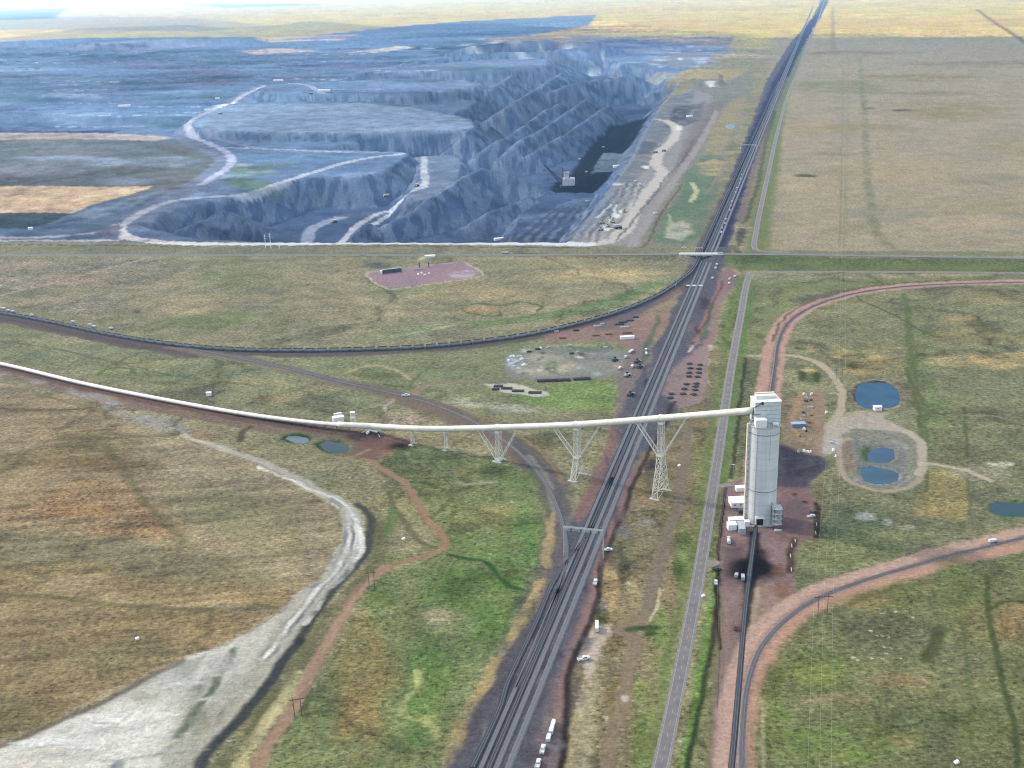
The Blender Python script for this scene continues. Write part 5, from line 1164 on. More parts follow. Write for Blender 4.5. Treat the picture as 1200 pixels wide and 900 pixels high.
for x in (-2.6, 2.6): leg0.bar((x, 0, 0), (x * .8, 0, -4.4), .16); leg0.bar((x, 0, -2), (-x, 0, -3.6), .1)
leg0.box((0, 0, -1.7), (6, .4, .3))
lo = None; cnt = 0
for i in range(len(legs) - 2, 1, -1):
    p_ = legs[i]; px_, py_ = PX(p_)
    if px_ < -8 or cnt >= 98: break
    dv = legs[i + 1] - legs[i - 1]; a = math.atan2(dv[1], dv[0]) - math.pi / 2
    if lo is None: lo = leg0.build('trestle_leg', rust, conv); o = lo
    else: o = lo.copy(); C.objects.link(o)
    o.location = (p_[0], p_[1], p_[2] - .9); o.rotation_euler = (0, 0, a); o.parent = conv; cnt += 1
# support towers
def gdir(i):
    a_ = np.array(gal[i - 1]); b_ = np.array(gal[min(i + 1, len(gal) - 1)]); d_ = b_ - a_; return math.atan2(d_[1], d_[0]), d_[2] / np.linalg.norm(d_[:2])
def lattice(q, p0, p1, p2, p3, n, r):
    """braced face between two legs p0-p1 (bottom-top) and p2-p3"""
    p0, p1, p2, p3 = map(np.array, (p0, p1, p2, p3))
    for k in range(n):
        a, b_ = k / n, (k + 1) / n; A, B = p0 + (p1 - p0) * a, p0 + (p1 - p0) * b_; D_, E = p2 + (p3 - p2) * a, p2 + (p3 - p2) * b_
        q.bar(A, E, r); q.bar(D_, B, r); q.bar(B, E, r)
def big_tower(i, node, foot, label, arm):
    x, y, z = gal[i]; a, sl_ = gdir(i); r = empty('support_tower', (x, y, 0), a, label, 'support tower', 'lattice towers under the conveyor'); zt = z - 2.9
    zn = zt * node; w0, w1, w2 = foot, 3.2, 2.0; l0, l1 = 2.6, 2.0
    q = MB()
    def leg(sx, sy, f):      # f height fraction points
        return (sx * (l0 + (l1 - l0) * min(1, f / node) if f < node else l1), sy * (w0 + (w1 - w0) * f / node if f < node else w1 + (w2 - w1) * (f - node) / (1 - node)), zt * f)
    for sx in (-1, 1):
        for sy in (-1, 1):
            q = MB(); q.bar(leg(sx, sy, 0), leg(sx, sy, node), .38); q.bar(leg(sx, sy, node), leg(sx, sy, 1), .3); q.build('leg', steel_w, r)
    q = MB(); n1_, n2_ = max(2, int(zn / 7)), max(2, int((zt - zn) / 5))
    for s_ in (-1, 1):
        lattice(q, leg(s_, -1, 0), leg(s_, -1, node), leg(s_, 1, 0), leg(s_, 1, node), n1_, .17); lattice(q, leg(s_, -1, node), leg(s_, -1, 1), leg(s_, 1, node), leg(s_, 1, 1), n2_, .15)
        lattice(q, leg(-1, s_, 0), leg(-1, s_, node), leg(1, s_, 0), leg(1, s_, node), n1_ + 2, .15); lattice(q, leg(-1, s_, node), leg(-1, s_, 1), leg(1, s_, node), leg(1, s_, 1), n2_, .15)
        q.bar(leg(-1, s_, 0), leg(0, -s_ * .0, node), .2)
    q.build('bracing', steel_w, r)
    for s_ in (-1, 1):
        q = MB(); e = [(s_ * arm, w_ * 2.2, zt + s_ * arm * sl_ + .8) for w_ in (-1, 1)]; b_ = [(s_ * l1, w_ * (w1 - .3), zn) for w_ in (-1, 1)]
        for A, B in zip(b_, e): q.bar(A, B, .42)
        lattice(q, b_[0], e[0], b_[1], e[1], 6, .14); q.build('diagonal_strut', steel_w, r)
    q = MB(); q.box((0, 0, zn - .5), (5.4, 2 * w1 + 1.6, .9)); q.build('node_platform', steel_w, r)
    q = MB(); q.box((0, 0, zt - 2.2), (4.6, 5.2, 2.2)); q.sweep([(-2.2, 0, z), (2.2, 0, z)], tube_prof(3.15, 16)); q.build('saddle', steel_w, r)
    for s_ in (-1, 1):
        q = MB(); q.box((0, s_ * w0, 0), (9.5, 2.4, .7)); q.build('footing', conc, r)
    return r
big_tower(3, .06, 4.2, 'shortest lattice tower with a wide V of struts standing left of the railway corridor', 21)
big_tower(4, .42, 9.5, 'lattice tower with V struts at the left edge of the railway corridor', 23)
big_tower(5, .55, 11.5, 'tallest lattice tower with V struts right of the railway tracks', 23)
for i, lb in ((1, 'short pale bent under the conveyor standing in black coal dust'), (2, 'short pale bent under the conveyor between the coal dust patch and the lattice tower')):
    x, y, z = gal[i]; a, _ = gdir(i); r = empty('support_bent', (x, y, 0), a, lb, 'support bent', 'short bents under the conveyor'); zt = z - 2.9
    for s_ in (-1, 1):
        q = MB(); q.bar((0, s_ * 3.2, 0), (0, s_ * 1.6, zt), .5); q.build('leg', steel_w, r)
        q = MB(); q.box((0, s_ * 3.2, 0), (5, 2.4, .8)); q.build('footing', conc, r)
    q = MB(); lattice(q, (0, -3.2, 0), (0, -1.6, zt), (0, 3.2, 0), (0, 1.6, zt), 3, .2); q.build('bracing', steel_w, r)
    q = MB(); q.box((0, 0, zt - .8), (3, 5.5, .9)); q.build('cap', steel_w, r)
# transfer station where the conveyor leaves the ground
x, y, z = gal[0]; a, _ = gdir(1); r = empty('transfer_station', (x, y, 0), a, 'dark steel transfer frame with raking legs where the conveyor leaves the ground', 'transfer station')
q = MB(); q.box((-2, 0, z - 4.6), (14, 7, 1.2)); q.build('platform', steel_w, r)
for sx, sy in ((-1, -1), (-1, 1), (1, -1), (1, 1)):
    q = MB(); q.bar((sx * 6 - 2, sy * 3, z - 4.6), (sx * 12 - 2, sy * 5, 0), .4); q.build('raking_leg', steel_w, r)
q = MB(); q.box((-4, 0, .2), (9, 6, z - 5), tx=.7, ty=.8); q.build('chute', dark, r)
q = MB(); q.bar((-6, -6, 1.6), (-6, -3, 1.6), 1.6, 14); q.build('drum', white, r)
q = MB(); q.box((4, -3, .2), (5, 4, 3)); q.build('drive_housing', dark, r)
# ------------------------------------------------------------------ signal gantries
def gantry(a, b, ztop, label, thick=1.6):
    d_ = b[:2] - a[:2]; Lg = float(np.linalg.norm(d_)); an = math.atan2(d_[1], d_[0]); r = empty('signal_gantry', (a[0], a[1], 0), an, label, 'signal gantry')
    for x in (0, Lg):
        q = MB()
        for y in (-thick / 2, thick / 2): q.bar((x, y, 0), (x, y, ztop), .2)
        lattice(q, (x, -thick / 2, 0), (x, -thick / 2, ztop), (x, thick / 2, 0), (x, thick / 2, ztop), 4, .08); q.build('mast', steel_g, r)
    q = MB(); n_ = max(4, int(Lg / 2.5))
    for z in (ztop - thick, ztop):
        for y in (-thick / 2, thick / 2): q.bar((0, y, z), (Lg, y, z), .2)
    for y in (-thick / 2, thick / 2): lattice(q, (0, y, ztop), (Lg, y, ztop), (0, y, ztop - thick), (Lg, y, ztop - thick), n_, .09)
    lattice(q, (0, -thick / 2, ztop), (Lg, -thick / 2, ztop), (0, thick / 2, ztop), (Lg, thick / 2, ztop), n_, .09); q.build('truss', steel_g, r)
    for f in (.2, .45, .7, .9):
        q = MB(); q.box((Lg * f, -thick / 2 - .4, ztop - 2.6), (.8, .5, 2.2)); q.build('signal_head', dark, r)
    return r
A_, B_ = P(661, 650), P(707, 655); gantry(A_, B_, zat(A_, 617), 'wide grey signal gantry spanning the tracks in the foreground, south of the conveyor', 2.2)
A_, B_ = P(868, 175), P(886, 175.5); gantry(A_, B_, zat(A_, 169), 'small distant signal gantry over the tracks beyond the overpass', 2.2)
A_, B_ = P(814, 296.5), P(823, 296); gantry(A_, B_, zat(A_, 290.5), 'pale signal gantry directly behind the overpass on its left end', 2)
# ------------------------------------------------------------------ vehicles
white_v = mat('vehicle_white', (.54, .56, .57), .35, var=.03, spec=.5); red_v = mat('vehicle_red', (.12, .04, .035), .4); dkv = mat('vehicle_dark', (.05, .06, .07), .5); yel = mat('machine_yellow', (.42, .32, .10), .6); blu = mat('vehicle_blue', (.12, .2, .32), .5); silver = mat('vehicle_silver', (.4, .42, .44), .4, .3)
def wheels(r, xs, yw, rad):
    for x in xs:
        for y in (-yw, yw):
            q = MB(); q.bar((x, y - .15, rad), (x, y + .15, rad), rad, 12); w_ = q.build('wheel', rubber, r)
            q = MB(); q.bar((x, y - .17, rad), (x, y + .17, rad), rad * .5, 8); q.build('rim', grey, w_)
def pickup(px, py, az, label, m=None, group=None, s=1.25):
    p = G(px, py); r = empty('pickup_truck', p, az, label, 'pickup truck', group); m = m or white_v
    q = MB(); q.box((0, 0, .5), (5.6, 1.9, .55)); q.box((2.0, 0, 1.05), (1.5, 1.8, .35), tx=.9, ty=.9); q.box((.4, 0, 1.05), (2.1, 1.8, .85), tx=.72, ty=.85)
    for y in (-.9, .9): q.box((-1.8, y, 1.05), (2.1, .1, .4))
    q.box((-2.78, 0, 1.05), (.1, 1.9, .4)); q.build('body', m, r)
    q = MB(); q.box((.4, 0, 1.3), (1.95, 1.74, .5), tx=.78, ty=.9); q.build('windows', glass, r)
    wheels(r, (-1.8, 1.8), .85, .42); r.scale = (s, s, s); return r
def van(px, py, az, label, m=None, Lv=7.5, h=3.0, group=None, name='service_truck', cat='service truck'):
    p = G(px, py); r = empty(name, p, az, label, cat, group); m = m or white_v
    q = MB(); q.box((-.9, 0, .8), (Lv - 2.2, 2.5, h - .8)); q.build('cargo_box', m, r)
    q = MB(); q.box((Lv / 2 - 1.1, 0, .7), (2.1, 2.3, 1.7), tx=.75, ty=.92, ox=-.2); q.build('cab', m, r)
    q = MB(); q.box((Lv / 2 - .55, 0, 1.5), (1.1, 2.2, .7), tx=.6, ox=-.2); q.build('windscreen', glass, r)
    q = MB(); q.box((0, 0, .45), (Lv - .6, 1.2, .3)); q.build('chassis', dark, r)
    wheels(r, (-Lv / 2 + 1.6, Lv / 2 - 1.3), 1.1, .5); return r
def semi(px, py, az, label, m=None, Lt=14.0, group=None, tank=False):
    p = G(px, py); r = empty('semi_trailer_truck', p, az, label, 'semi truck', group); m = m or white_v
    q = MB()
    if tank: q.bar((-Lt / 2 - 1, 0, 2.3), (Lt / 2 - 1.4, 0, 2.3), 1.35, 16)
    else: q.box((-1.4, 0, 1.2), (Lt, 2.6, 2.8))
    q.build('trailer', m, r)
    q = MB(); q.box((Lt / 2 + .8, 0, .9), (2.2, 2.4, 2.5), tx=.8, ox=-.1); q.box((Lt / 2 + 2.5, 0, .8), (1.6, 1.9, 1.3), tx=.85); q.build('tractor', m, r)
    q = MB(); q.box((Lt / 2 + 1.35, 0, 2.1), (1.2, 2.2, .8), tx=.7); q.build('windscreen', glass, r)
    wheels(r, (-Lt / 2 + .5, -Lt / 2 + 1.8, Lt / 2, Lt / 2 + 2.5), 1.15, .52); return r
def haul_truck(px, py, az, label, s=1.0, z=None):
    p = G(px, py); r = empty('haul_truck', p, az, label, 'haul truck', 'haul trucks on the mine roads')
    q = MB(); q.quadbox([(-6, -3, 3), (2.2, -3, 3.4), (2.2, 3, 3.4), (-6, 3, 3)], [(-7.2, -3.8, 6.4), (2.6, -3.8, 6.6), (2.6, 3.8, 6.6), (-7.2, 3.8, 6.4)]); q.box((3.8, 0, 6.3), (3.4, 7.4, .35)); q.build('dump_body', grey, r)
    q = MB(); q.box((4.2, 0, 1.6), (3.2, 5.6, 2.4)); q.box((3.6, 1.8, 4.0), (2, 2, 2)); q.build('cab', yel, r)
    q = MB(); q.box((0, 0, 1.6), (9, 2, 1)); q.build('chassis', dark, r)
    for x in (-3.4, 3.6):
        for y in (-3, 3): q = MB(); q.bar((x, y - .8, 1.8), (x, y + .8, 1.8), 1.8, 12); q.build('wheel', rubber, r)
    r.scale = (s, s, s); return r
def machine(px, py, az, label, m=None, s=1.0, name='wheel_loader', cat='wheel loader'):
    p = G(px, py); r = empty(name, p, az, label, cat); m = m or yel
    q = MB(); q.box((-2.2, 0, 1.3), (3.4, 2.4, 1.6), tx=.9); q.box((.9, 0, 1.0), (2.2, 1.8, 1.2)); q.build('body', m, r)
    q = MB(); q.box((-.3, 0, 2.9), (1.6, 1.6, 1.4), tx=.85, ty=.85); q.build('cab', glass, r)
    q = MB(); q.bar((1.2, -.6, 2), (3.8, -.6, .9), .2); q.bar((1.2, .6, 2), (3.8, .6, .9), .2); q.build('lift_arm', m, r)
    q = MB(); q.box((4.5, 0, .2), (1.4, 3, 1.2), tx=.5, ox=-.3); q.build('bucket', grey, r)
    for x in (-2, 1.7):
        for y in (-1.3, 1.3): q = MB(); q.bar((x, y - .3, .85), (x, y + .3, .85), .85, 12); q.build('wheel', rubber, r)
    r.scale = (s, s, s); return r
def building(px, py, az, d_, label, m=None, roof=None, gable=True, doors=1, win=3, name='shed', cat='shed', z=None):
    p = G(px, py) if z is None else P(px, py, z); r = empty(name, p, az, label, cat); L_, W_, H_ = d_; m = m or white; roof = roof or white
    q = MB(); q.box((0, 0, -.3), (L_, W_, H_ + .3)); q.build('wall', m, r)
    q = MB()
    if gable:
        q.v = [(-L_ / 2 - .4, -W_ / 2 - .4, H_), (L_ / 2 + .4, -W_ / 2 - .4, H_), (L_ / 2 + .4, W_ / 2 + .4, H_), (-L_ / 2 - .4, W_ / 2 + .4, H_), (-L_ / 2 - .4, 0, H_ + W_ * .16), (L_ / 2 + .4, 0, H_ + W_ * .16)]
        q.f = [(0, 1, 5, 4), (2, 3, 4, 5), (3, 0, 4), (1, 2, 5), (3, 2, 1, 0)]; q.mi = [0] * 5
    else: q.box((0, 0, H_ + .002), (L_ + .4, W_ + .4, .3))
    q.build('roof', roof, r)
    for k in range(win):
        q = MB(); q.box((-L_ / 2 + (k + .5) * L_ / win, -W_ / 2 - .03, H_ * .45), (1.3, .08, 1.1)); q.build('window', glass, r)
    for k in range(doors):
        q = MB(); q.box((L_ / 2 + .03, (k - doors / 2 + .5) * 2.5, .05), (.08, 1.1, 2.1)); q.build('door', grey, r)
    return r
trk = heading(640, 860, 697, 640)      # along the corridor
pickup(697.5, 684, trk, 'white pickup parked on the red gravel shoulder right of the tracks', s=1.5)
pickup(712, 645.5, .1, 'white pickup parked crossways beside the track bed near the signal gantry', s=1.35)
van(648.5, 849.5, trk, 'narrow white service truck at the far end of the row beside the red gravel', Lv=6.5, h=2.4)
van(646.5, 857.5, trk, 'broad white box truck, widest in the row beside the tracks', Lv=8, h=3.2)
van(643, 866.5, trk, 'white crew truck right below the broad box truck', Lv=7, h=2.8)
pickup(636, 880, trk, 'white pickup below the crew truck on the red gravel', s=1.45)
pickup(630.5, 897, trk, 'white pickup nearest the lower edge of the picture beside the tracks', s=1.45)
q = semi(699.5, 737, trk + .12, 'long white trailer truck parked on the pale dirt pad right of the tracks', Lt=9)
pickup(684, 773.5, .3, 'white pickup on the pale dirt patch below the trailer truck', s=1.5)
pickup(854.5, 636, math.radians(80), 'white pickup in the silo yard', s=1.2)
r = semi(854, 636, math.radians(82), 'white tanker truck standing in the yard below the silo', Lt=6.5, tank=True)
pickup(950.5, 606, .3, 'white pickup parked on the right side of the silo yard', s=1.2)
pickup(953, 601, .5, 'dark pickup parked on the right side of the silo yard', m=dkv, s=1.2)
van(863, 676, 1.2, 'pale dust covered truck left of the black coal dust patch', m=grey, Lv=6); van(870.5, 678.5, 1.45, 'grey boxy truck at the edge of the black coal dust patch', m=silver, Lv=8, h=3.4)
pickup(839, 684, 1.4, 'white pickup at the lower left fence of the silo yard')
r = van(1163.5, 635.5, .25, 'white rail inspection truck with dark cab on the loop railway track', Lv=7.5, h=2.8)
pickup(862, 737, 1.45, 'dark red pickup parked beside the loading track', m=red_v, s=1.1)
pickup(475.5, 464.5, 0.1, 'white truck crossing the branch railway track', s=1.6)
pickup(592, 297.2, 0, 'white car driving on the highway left of the overpass', s=1.9).location.z = .4
pickup(801, 297.4, 0, 'white car at the left end of the overpass', s=1.4).location.z = 8.9
pickup(425, 299.2, 0, 'grey car driving on the highway above the well pad', m=silver, s=1.4).location.z = .4
pickup(840, 668, 0, 'dark pickup in the gateway of the silo yard', m=dkv)
for (x, y, l) in ((157.5, 362, 1), (30, 365, 1)): pass
# white trucks beyond the train at the left
for i, (x, y, l) in enumerate(((0.5, 362.0, 'leftmost'), (5, 362.8, 'second from left'), (10, 365, 'third from left'), (15.5, 366, 'fourth from left'), (38, 370.5, 'lone'), (86, 378.3, 'lone middle'), (106, 382, 'left of the pair'), (110.5, 384, 'right of the pair'), (130.5, 386, 'rightmost'))):
    van(x, y, -.25, f'white box truck beyond the coal train, {l}', Lv=6.5, h=3.2, group='white trucks parked beyond the train')
# mine equipment
haul_truck(452.5, 231, math.radians(200), 'dark haul truck driving down the haul road in the middle of the pit'); haul_truck(391.5, 261, math.radians(225), 'dark haul truck on the lower end of the pit haul road')
haul_truck(488.5, 218.5, math.radians(250), 'haul truck parked at the bend of the haul road behind the spoil bench'); haul_truck(724, 268, .4, 'dark haul truck on the wide pale haul road at the right side of the pit', 1.2)
haul_truck(768.5, 179, 1.2, 'left haul truck of the pair on the pale haul road near the coal face'); haul_truck(778, 177.5, 1.2, 'right haul truck of the pair on the pale haul road near the coal face'); haul_truck(258, 134, 1.0, 'distant haul truck at the lower end of the pale curved ramp'); haul_truck(208.5, 115.5, .2, 'distant dark haul truck on the reclaimed land', 1.2); haul_truck(364.5, 110.5, 3.0, 'distant haul truck at the kink of the upper haul road', 1.3)
for x, y, l in ((707, 172.8, 'pickup high on the coal seam above the dragline'), (679.5, 187, 'white truck on the coal floor just above the dragline'), (687.5, 202, 'white truck on the dark coal floor right of the dragline'), (688.5, 236.5, 'white truck on the ledge below the coal floor'), (745, 213, 'white truck on the striped ledge right of the pit'), (750, 217, 'white trailer on the bench beside the pale haul road'), (768, 251, 'white truck on the haul road near the highway')):
    van(x, y, .4, l, Lv=9, h=3.6)
for x, y, az, L_, l in ((146, 125, 0, 48, 'long low white building on the reclaimed land left of the haul road'), (243.5, 129.5, 0, 22, 'small white building beside the haul road bend'), (255, 116, 0, 18, 'tiny white building beyond the haul road bend'), (380, 107, 0, 50, 'white building on the far bench'), (326, 95, 0, 50, 'white roofed building at the end of the far ramp'), (808, 137, .3, 20, 'white building above the pale haul road'), (835, 100, .1, 40, 'white roofed building at the edge of the far diggings'), (722.5, 196, .2, 18, 'pale bunker on the striped ledge')):
    building(x, y, az, (L_, L_ * .35, 7 if L_ > 30 else 5), l, win=0, doors=0, gable=L_ < 30, name='mine_building', cat='mine building')
building(36, 269, .1, (8, 6, 4), 'small white hut left of the haul road junction', win=1); building(586.5, 281, .3, (26, 7, 4), 'long pale shed at the foot of the spoil near the highway', win=0)
for k, (x, y) in enumerate(((706, 262), (712, 266), (718, 261), (704, 270), (714, 255), (732, 249))):
    machine(x, y, k * 1.1, ['yellow loader', 'pale loader', 'yellow loader', 'grey loader', 'pale loader', 'yellow loader'][k] + ' working among the spoil tracks, ' + ['first', 'second', 'third', 'fourth', 'fifth', 'last'][k] + ' from the highway side', m=[yel, silver, yel, grey, silver, yel][k], s=1.4)
# dragline
dp = G(655, 219.5); dz = dp[2]; dr_ = empty('dragline', dp, 0, 'huge dragline excavator with a long lattice boom on the pit floor', 'dragline')
def dl(px, py): # point in the dragline's vertical plane seen at px, py
    v = RM @ np.array([px - 600., -(py - 450.), -FPX]); t_ = dp[1] / v[1]; return np.array([v[0] * t_ - dp[0], 0, CAM_H + v[2] * t_ - dp[2]])
sc_ = np.linalg.norm(dl(670, 219) - dl(660, 219)) / 10
q = MB(); q.cyl((8 * sc_, 0, 0), 7 * sc_, 2.4 * sc_, 20); q.build('tub', dark, dr_)
q = MB(); q.box((11.5 * sc_, 0, 2.4 * sc_), (14 * sc_, 10 * sc_, 8 * sc_)); q.box((9 * sc_, 0, 10.4 * sc_), (5.5 * sc_, 6 * sc_, 6 * sc_)); q.build('machine_house', mat('dragline_house', (.50, .52, .52), .6), dr_)
q = MB(); q.box((9.3 * sc_, 0, 16.42 * sc_), (6 * sc_, 7 * sc_, .9 * sc_)); q.build('roof', grey, dr_)
for y in (-5.6, 5.6): q = MB(); q.box((9 * sc_, y * sc_, 0), (13 * sc_, 2.2 * sc_, 2.2 * sc_)); q.build('walking_shoe', dark, dr_)
tip = dl(637, 192.5); foot_ = dl(656, 219)
bt = MB(); f0 = np.array([3 * sc_, 0, 3 * sc_])
for y in (-2.6, 2.6):
    bt.bar(f0 + np.array([0, y * sc_, 0]), tip + np.array([0, y * .3, 0]), 1.1); bt.bar(f0 + np.array([3.2 * sc_, y * sc_, 2.5 * sc_]), tip + np.array([.5, y * .3, .5]), .9)
lattice(bt, f0 + np.array([0, -2.6 * sc_, 0]), tip, f0 + np.array([3.2 * sc_, -2.6 * sc_, 2.5 * sc_]), tip + np.array([.5, 0, .5]), 12, .5); lattice(bt, f0 + np.array([0, 2.6 * sc_, 0]), tip, f0 + np.array([0, -2.6 * sc_, 0]), tip, 12, .5)
bt.build('boom', dark, dr_)
q = MB(); mt = dl(659, 196.5)
for y in (-3, 3): q.bar((4 * sc_, y * sc_, 9 * sc_), tuple(mt), 1.0); q.bar((13 * sc_, y * sc_, 10 * sc_), tuple(mt), .8)
q.build('mast', dark, dr_)
q = MB()
for y in (-.8, .8): q.bar(tuple(mt + np.array([0, y, 0])), tuple(tip + np.array([0, y, 0])), .22); q.bar(tuple(mt + np.array([0, y, 0])), (tip + (f0 - tip) * .45) + np.array([1, y, 1]), .22)
bk = dl(642, 209); q.bar(tuple(tip), tuple(bk), .2); q.bar(tuple(bk), tuple(f0), .2); q.build('cables', dark, dr_)
q = MB(); q.box(tuple(bk + np.array([0, 0, -3.5])), (7, 6, 4.5), tx=.8, ty=.9); q.build('bucket', rust, dr_)
# ------------------------------------------------------------------ buildings round the silo
building(866, 591, .04, (15.5, 13, 4.5), 'white office building with three dark windows left of the silo', win=3, doors=1, name='office_building', cat='building').scale = (1, 1, 1)
building(868, 574.5, .04, (9, 6, 3.2), 'small white annex behind the office building', win=0, gable=False, name='annex', cat='building')
building(862.5, 613, .04, (12, 6, 4.2), 'white long equipment trailer closest to the silo base', win=0, gable=False, name='equipment_trailer', cat='trailer')
building(857.5, 619.5, .04, (7, 6.5, 4.5), 'small square white hut at the left end of the equipment trailer', win=0, gable=False, name='hut', cat='hut')
building(868.5, 622, 1.5, (14, 5, 5), 'pale silver upright equipment container below the equipment trailer', m=silver, roof=silver, win=0, gable=False, name='container', cat='container')
building(875, 616, .04, (4, 4, 4.2), 'tiny white box beside the silo foot', win=0, gable=False, name='control_cabinet', cat='cabinet')
p = G(868.5, 601); r = empty('transformer', p, 0, 'dark grey transformer between the office building and the trailer', 'transformer')
q = MB(); q.box((0, 0, 0), (5, 5, 3.4)); q.build('tank', dkv, r)
q = MB()
for x in (-1.5, 0, 1.5): q.cyl((x, 0, 3.4), .25, 1.5, 8)
q.build('insulator', grey, r)
building(1028, 480.3, 0, (7.5, 5.5, 4), 'white pump house at the near edge of the largest blue pond', win=1, name='pump_house', cat='pump house')
building(935, 499.5, .03, (13, 6, 3.6), 'long blue grey storage shed in the scrap yard behind the silo', m=blu, roof=mat('shed_roof', (.30, .38, .46), .5), win=0, name='storage_shed')
# scrap yard pieces
RS4 = random.Random(21)
def scrap(px, py, w_, h_, label, m, group):
    p = G(px, py); r = MB(); sc1 = np.linalg.norm(p - np.array([0, 0, CAM_H])) / FPX
    for k in range(7):
        a = RS4.uniform(0, 3.1); r.box((RS4.uniform(-.45, .45) * w_ * sc1, RS4.uniform(-.5, .5) * h_ * sc1 * 2, k * .002), (RS4.uniform(.25, .6) * w_ * sc1, RS4.uniform(.2, .5) * w_ * sc1, RS4.uniform(.6, 2.2)), a, tx=RS4.uniform(.4, 1), ty=RS4.uniform(.3, 1))
    o = r.build('scrap_pile', m); o.location = tuple(p); o.rotation_euler = (0, 0, RS4.uniform(0, 3)); return tag(o, label, 'scrap pile', group)
sm_ = [white, silver, dkv, rust, grey]
for i, (x, y, w_, mi) in enumerate(((943, 462, 3, 0), (951, 462, 3, 0), (945, 466, 3, 1), (950, 469, 4, 2), (945, 470.5, 4, 2), (946, 478, 4, 1), (951, 478, 4, 1), (942, 484, 3, 2), (942, 488, 3, 1), (951, 487, 3, 3), (943, 503, 4, 0), (945, 506, 3, 2), (948, 495.5, 3, 3), (943, 529, 5, 0), (949, 530, 4, 0), (936, 530, 3, 4), (938, 512, 3, 3), (950, 516, 3, 4), (968, 484, 3, 0), (967, 478, 2, 1), (940, 492, 3, 1), (977, 528, 4, 0), (975, 520, 4, 1), (979, 535, 3, 0))):
    scrap(x, y, w_, 1.5, ['pale', 'grey', 'black', 'rusty', 'dull'][mi] + ' heap of scrap lying in the scrap yard behind the silo', sm_[mi], 'scrap heaps behind the silo')
# ------------------------------------------------------------------ stacks of track panels
def stack(px, py, L_, W_, H_, az, name, label, cat, group, m=None, n_=5):
    p = G(px, py); q = MB()
    for k in range(n_): q.box((0, (k - (n_ - 1) / 2) * W_ / n_, 0), (L_ * (1 - .08 * (k % 2)), W_ / n_ * .8, H_ * (1 - .25 * (k % 3 == 1))), 0)
    q.box((0, 0, H_ * .3), (L_ * .96, W_ * .98, H_ * .25)); o = q.build(name, m or dkv); o.location = tuple(p); o.rotation_euler = (0, 0, az); return tag(o, label, cat, group)
tw_ = mat('treated_timber', (.055, .05, .055), .9)
rows = {'left': ((808, 426.7), (808.7, 432), (807.6, 437.3), (807, 441.6), (804.4, 450.7), (801.7, 456.3), (800.4, 462)), 'right': ((820.4, 428), (819, 432.7), (818.7, 437.3), (817.3, 442), (816, 450), (815, 453.3), (814.3, 457.3), (812.7, 462.7)), 'far left': ((786.7, 462), (785.3, 466.7))}
ordn = ['first', 'second', 'third', 'fourth', 'fifth', 'sixth', 'seventh', 'last']
for rn, l in rows.items():
    for i, (x, y) in enumerate(l): stack(x, y, 5.5, 5, 1.6, .2 + .3 * (i % 3), 'track_panel_stack', f'dark track panel stack, {ordn[i]} from the top of the {rn} row', 'stack', 'track panel stacks on the pink yard', tw_)
for i, (x, y, w_) in enumerate(((637, 446.7, 14), (649, 446.3, 13), (661, 446, 13), (682, 444.5, 18))): stack(x, y, w_ * 1.05, 7, 2.2, .08, 'sleeper_stack', f'long black pile of sleepers beside the yard road, {ordn[i]} from the left', 'stack', 'black piles beside the yard road', tw_)
for i, (x, y, w_) in enumerate(((584, 453, 10), (581, 456.5, 8), (594, 455.5, 12), (607, 458.5, 13), (627, 460.5, 14))): stack(x, y, w_ * 1.0, 6, 1.6, -.15, 'sleeper_stack', f'dark pile of sleepers on the pale pad, {ordn[i]} from the left', 'stack', 'dark piles on the pale pad', tw_)
for i, (x, y, w_, mi) in enumerate(((675, 387.5, 7, 0), (698, 393.5, 9, 3), (713, 392, 9, 3), (735, 390.5, 12, 3), (659, 396.5, 8, 3), (730, 378, 11, 0), (738, 376, 10, 0), (745, 372, 8, 0), (726, 380.5, 12, 0), (700, 382.5, 10, 1), (706, 380, 6, 1), (652, 389, 6, 1), (732, 384, 12, 1), (667, 405.5, 5, 1), (709.5, 407.5, 5, 1), (620, 412.5, 6, 0), (630, 409.5, 6, 0), (670, 414.5, 5, 0), (677, 413, 3, 1))):
    stack(x, y, w_ * 1.0, 4, 1.6, .1, 'material_stack', ['black', 'pale', 'black', 'rusty'][mi] + ' stack of materials in the yard inside the curve of the train', 'stack', 'material stacks in the yard', [tw_, silver, tw_, rust][mi])
for i, (x, y, w_) in enumerate(((600, 418, 5), (608, 418, 6), (613, 421, 6), (606, 425, 7), (614, 428, 5), (602, 430, 4), (596, 423, 4), (642, 407, 4), (634, 408, 4))):
    scrap(x, y, w_, 1, 'pale grey heap of scrap metal at the left end of the material yard', silver if i % 2 else white, 'scrap heaps in the material yard')
r = building(735, 397, .05, (17, 5, 3.6), 'long white tank trailer parked on the grass strip in the material yard', win=0, gable=True, doors=0, name='long_trailer', cat='trailer')
for x, y, az, L_, l in ((739.5, 413, 1.05, 13, 'long white trailer at the top of the slanted parking row'), (733.5, 419.5, 1.0, 6, 'small white trailer in the middle of the slanted parking row'), (726.5, 432.5, 1.1, 8, 'white trailer at the lower end of the slanted parking row'), (741, 430.5, 1.2, 8, 'white trailer right of the slanted parking row'), (757, 411, 1.4, 5, 'upper white truck close to the main tracks'), (757.3, 415.5, 1.5, 9, 'lower white truck close to the main tracks')):
    van(x, y, az, l, Lv=max(6, L_), h=3)
for x, y, l in ((721, 423, 'dark machine on the mottled ground left of the slanted parking row'), (747, 425, 'dark machine right of the slanted parking row'), (750, 431, 'dark machine nearest the tracks below the parking row'), (739, 463.5, 'dark machine alone on the red strip beside the tracks'), (735, 441, 'pale machine at the end of the yard road')):
    machine(x, y, .9, l, m=dkv if 'dark' in l else silver, s=1.3)
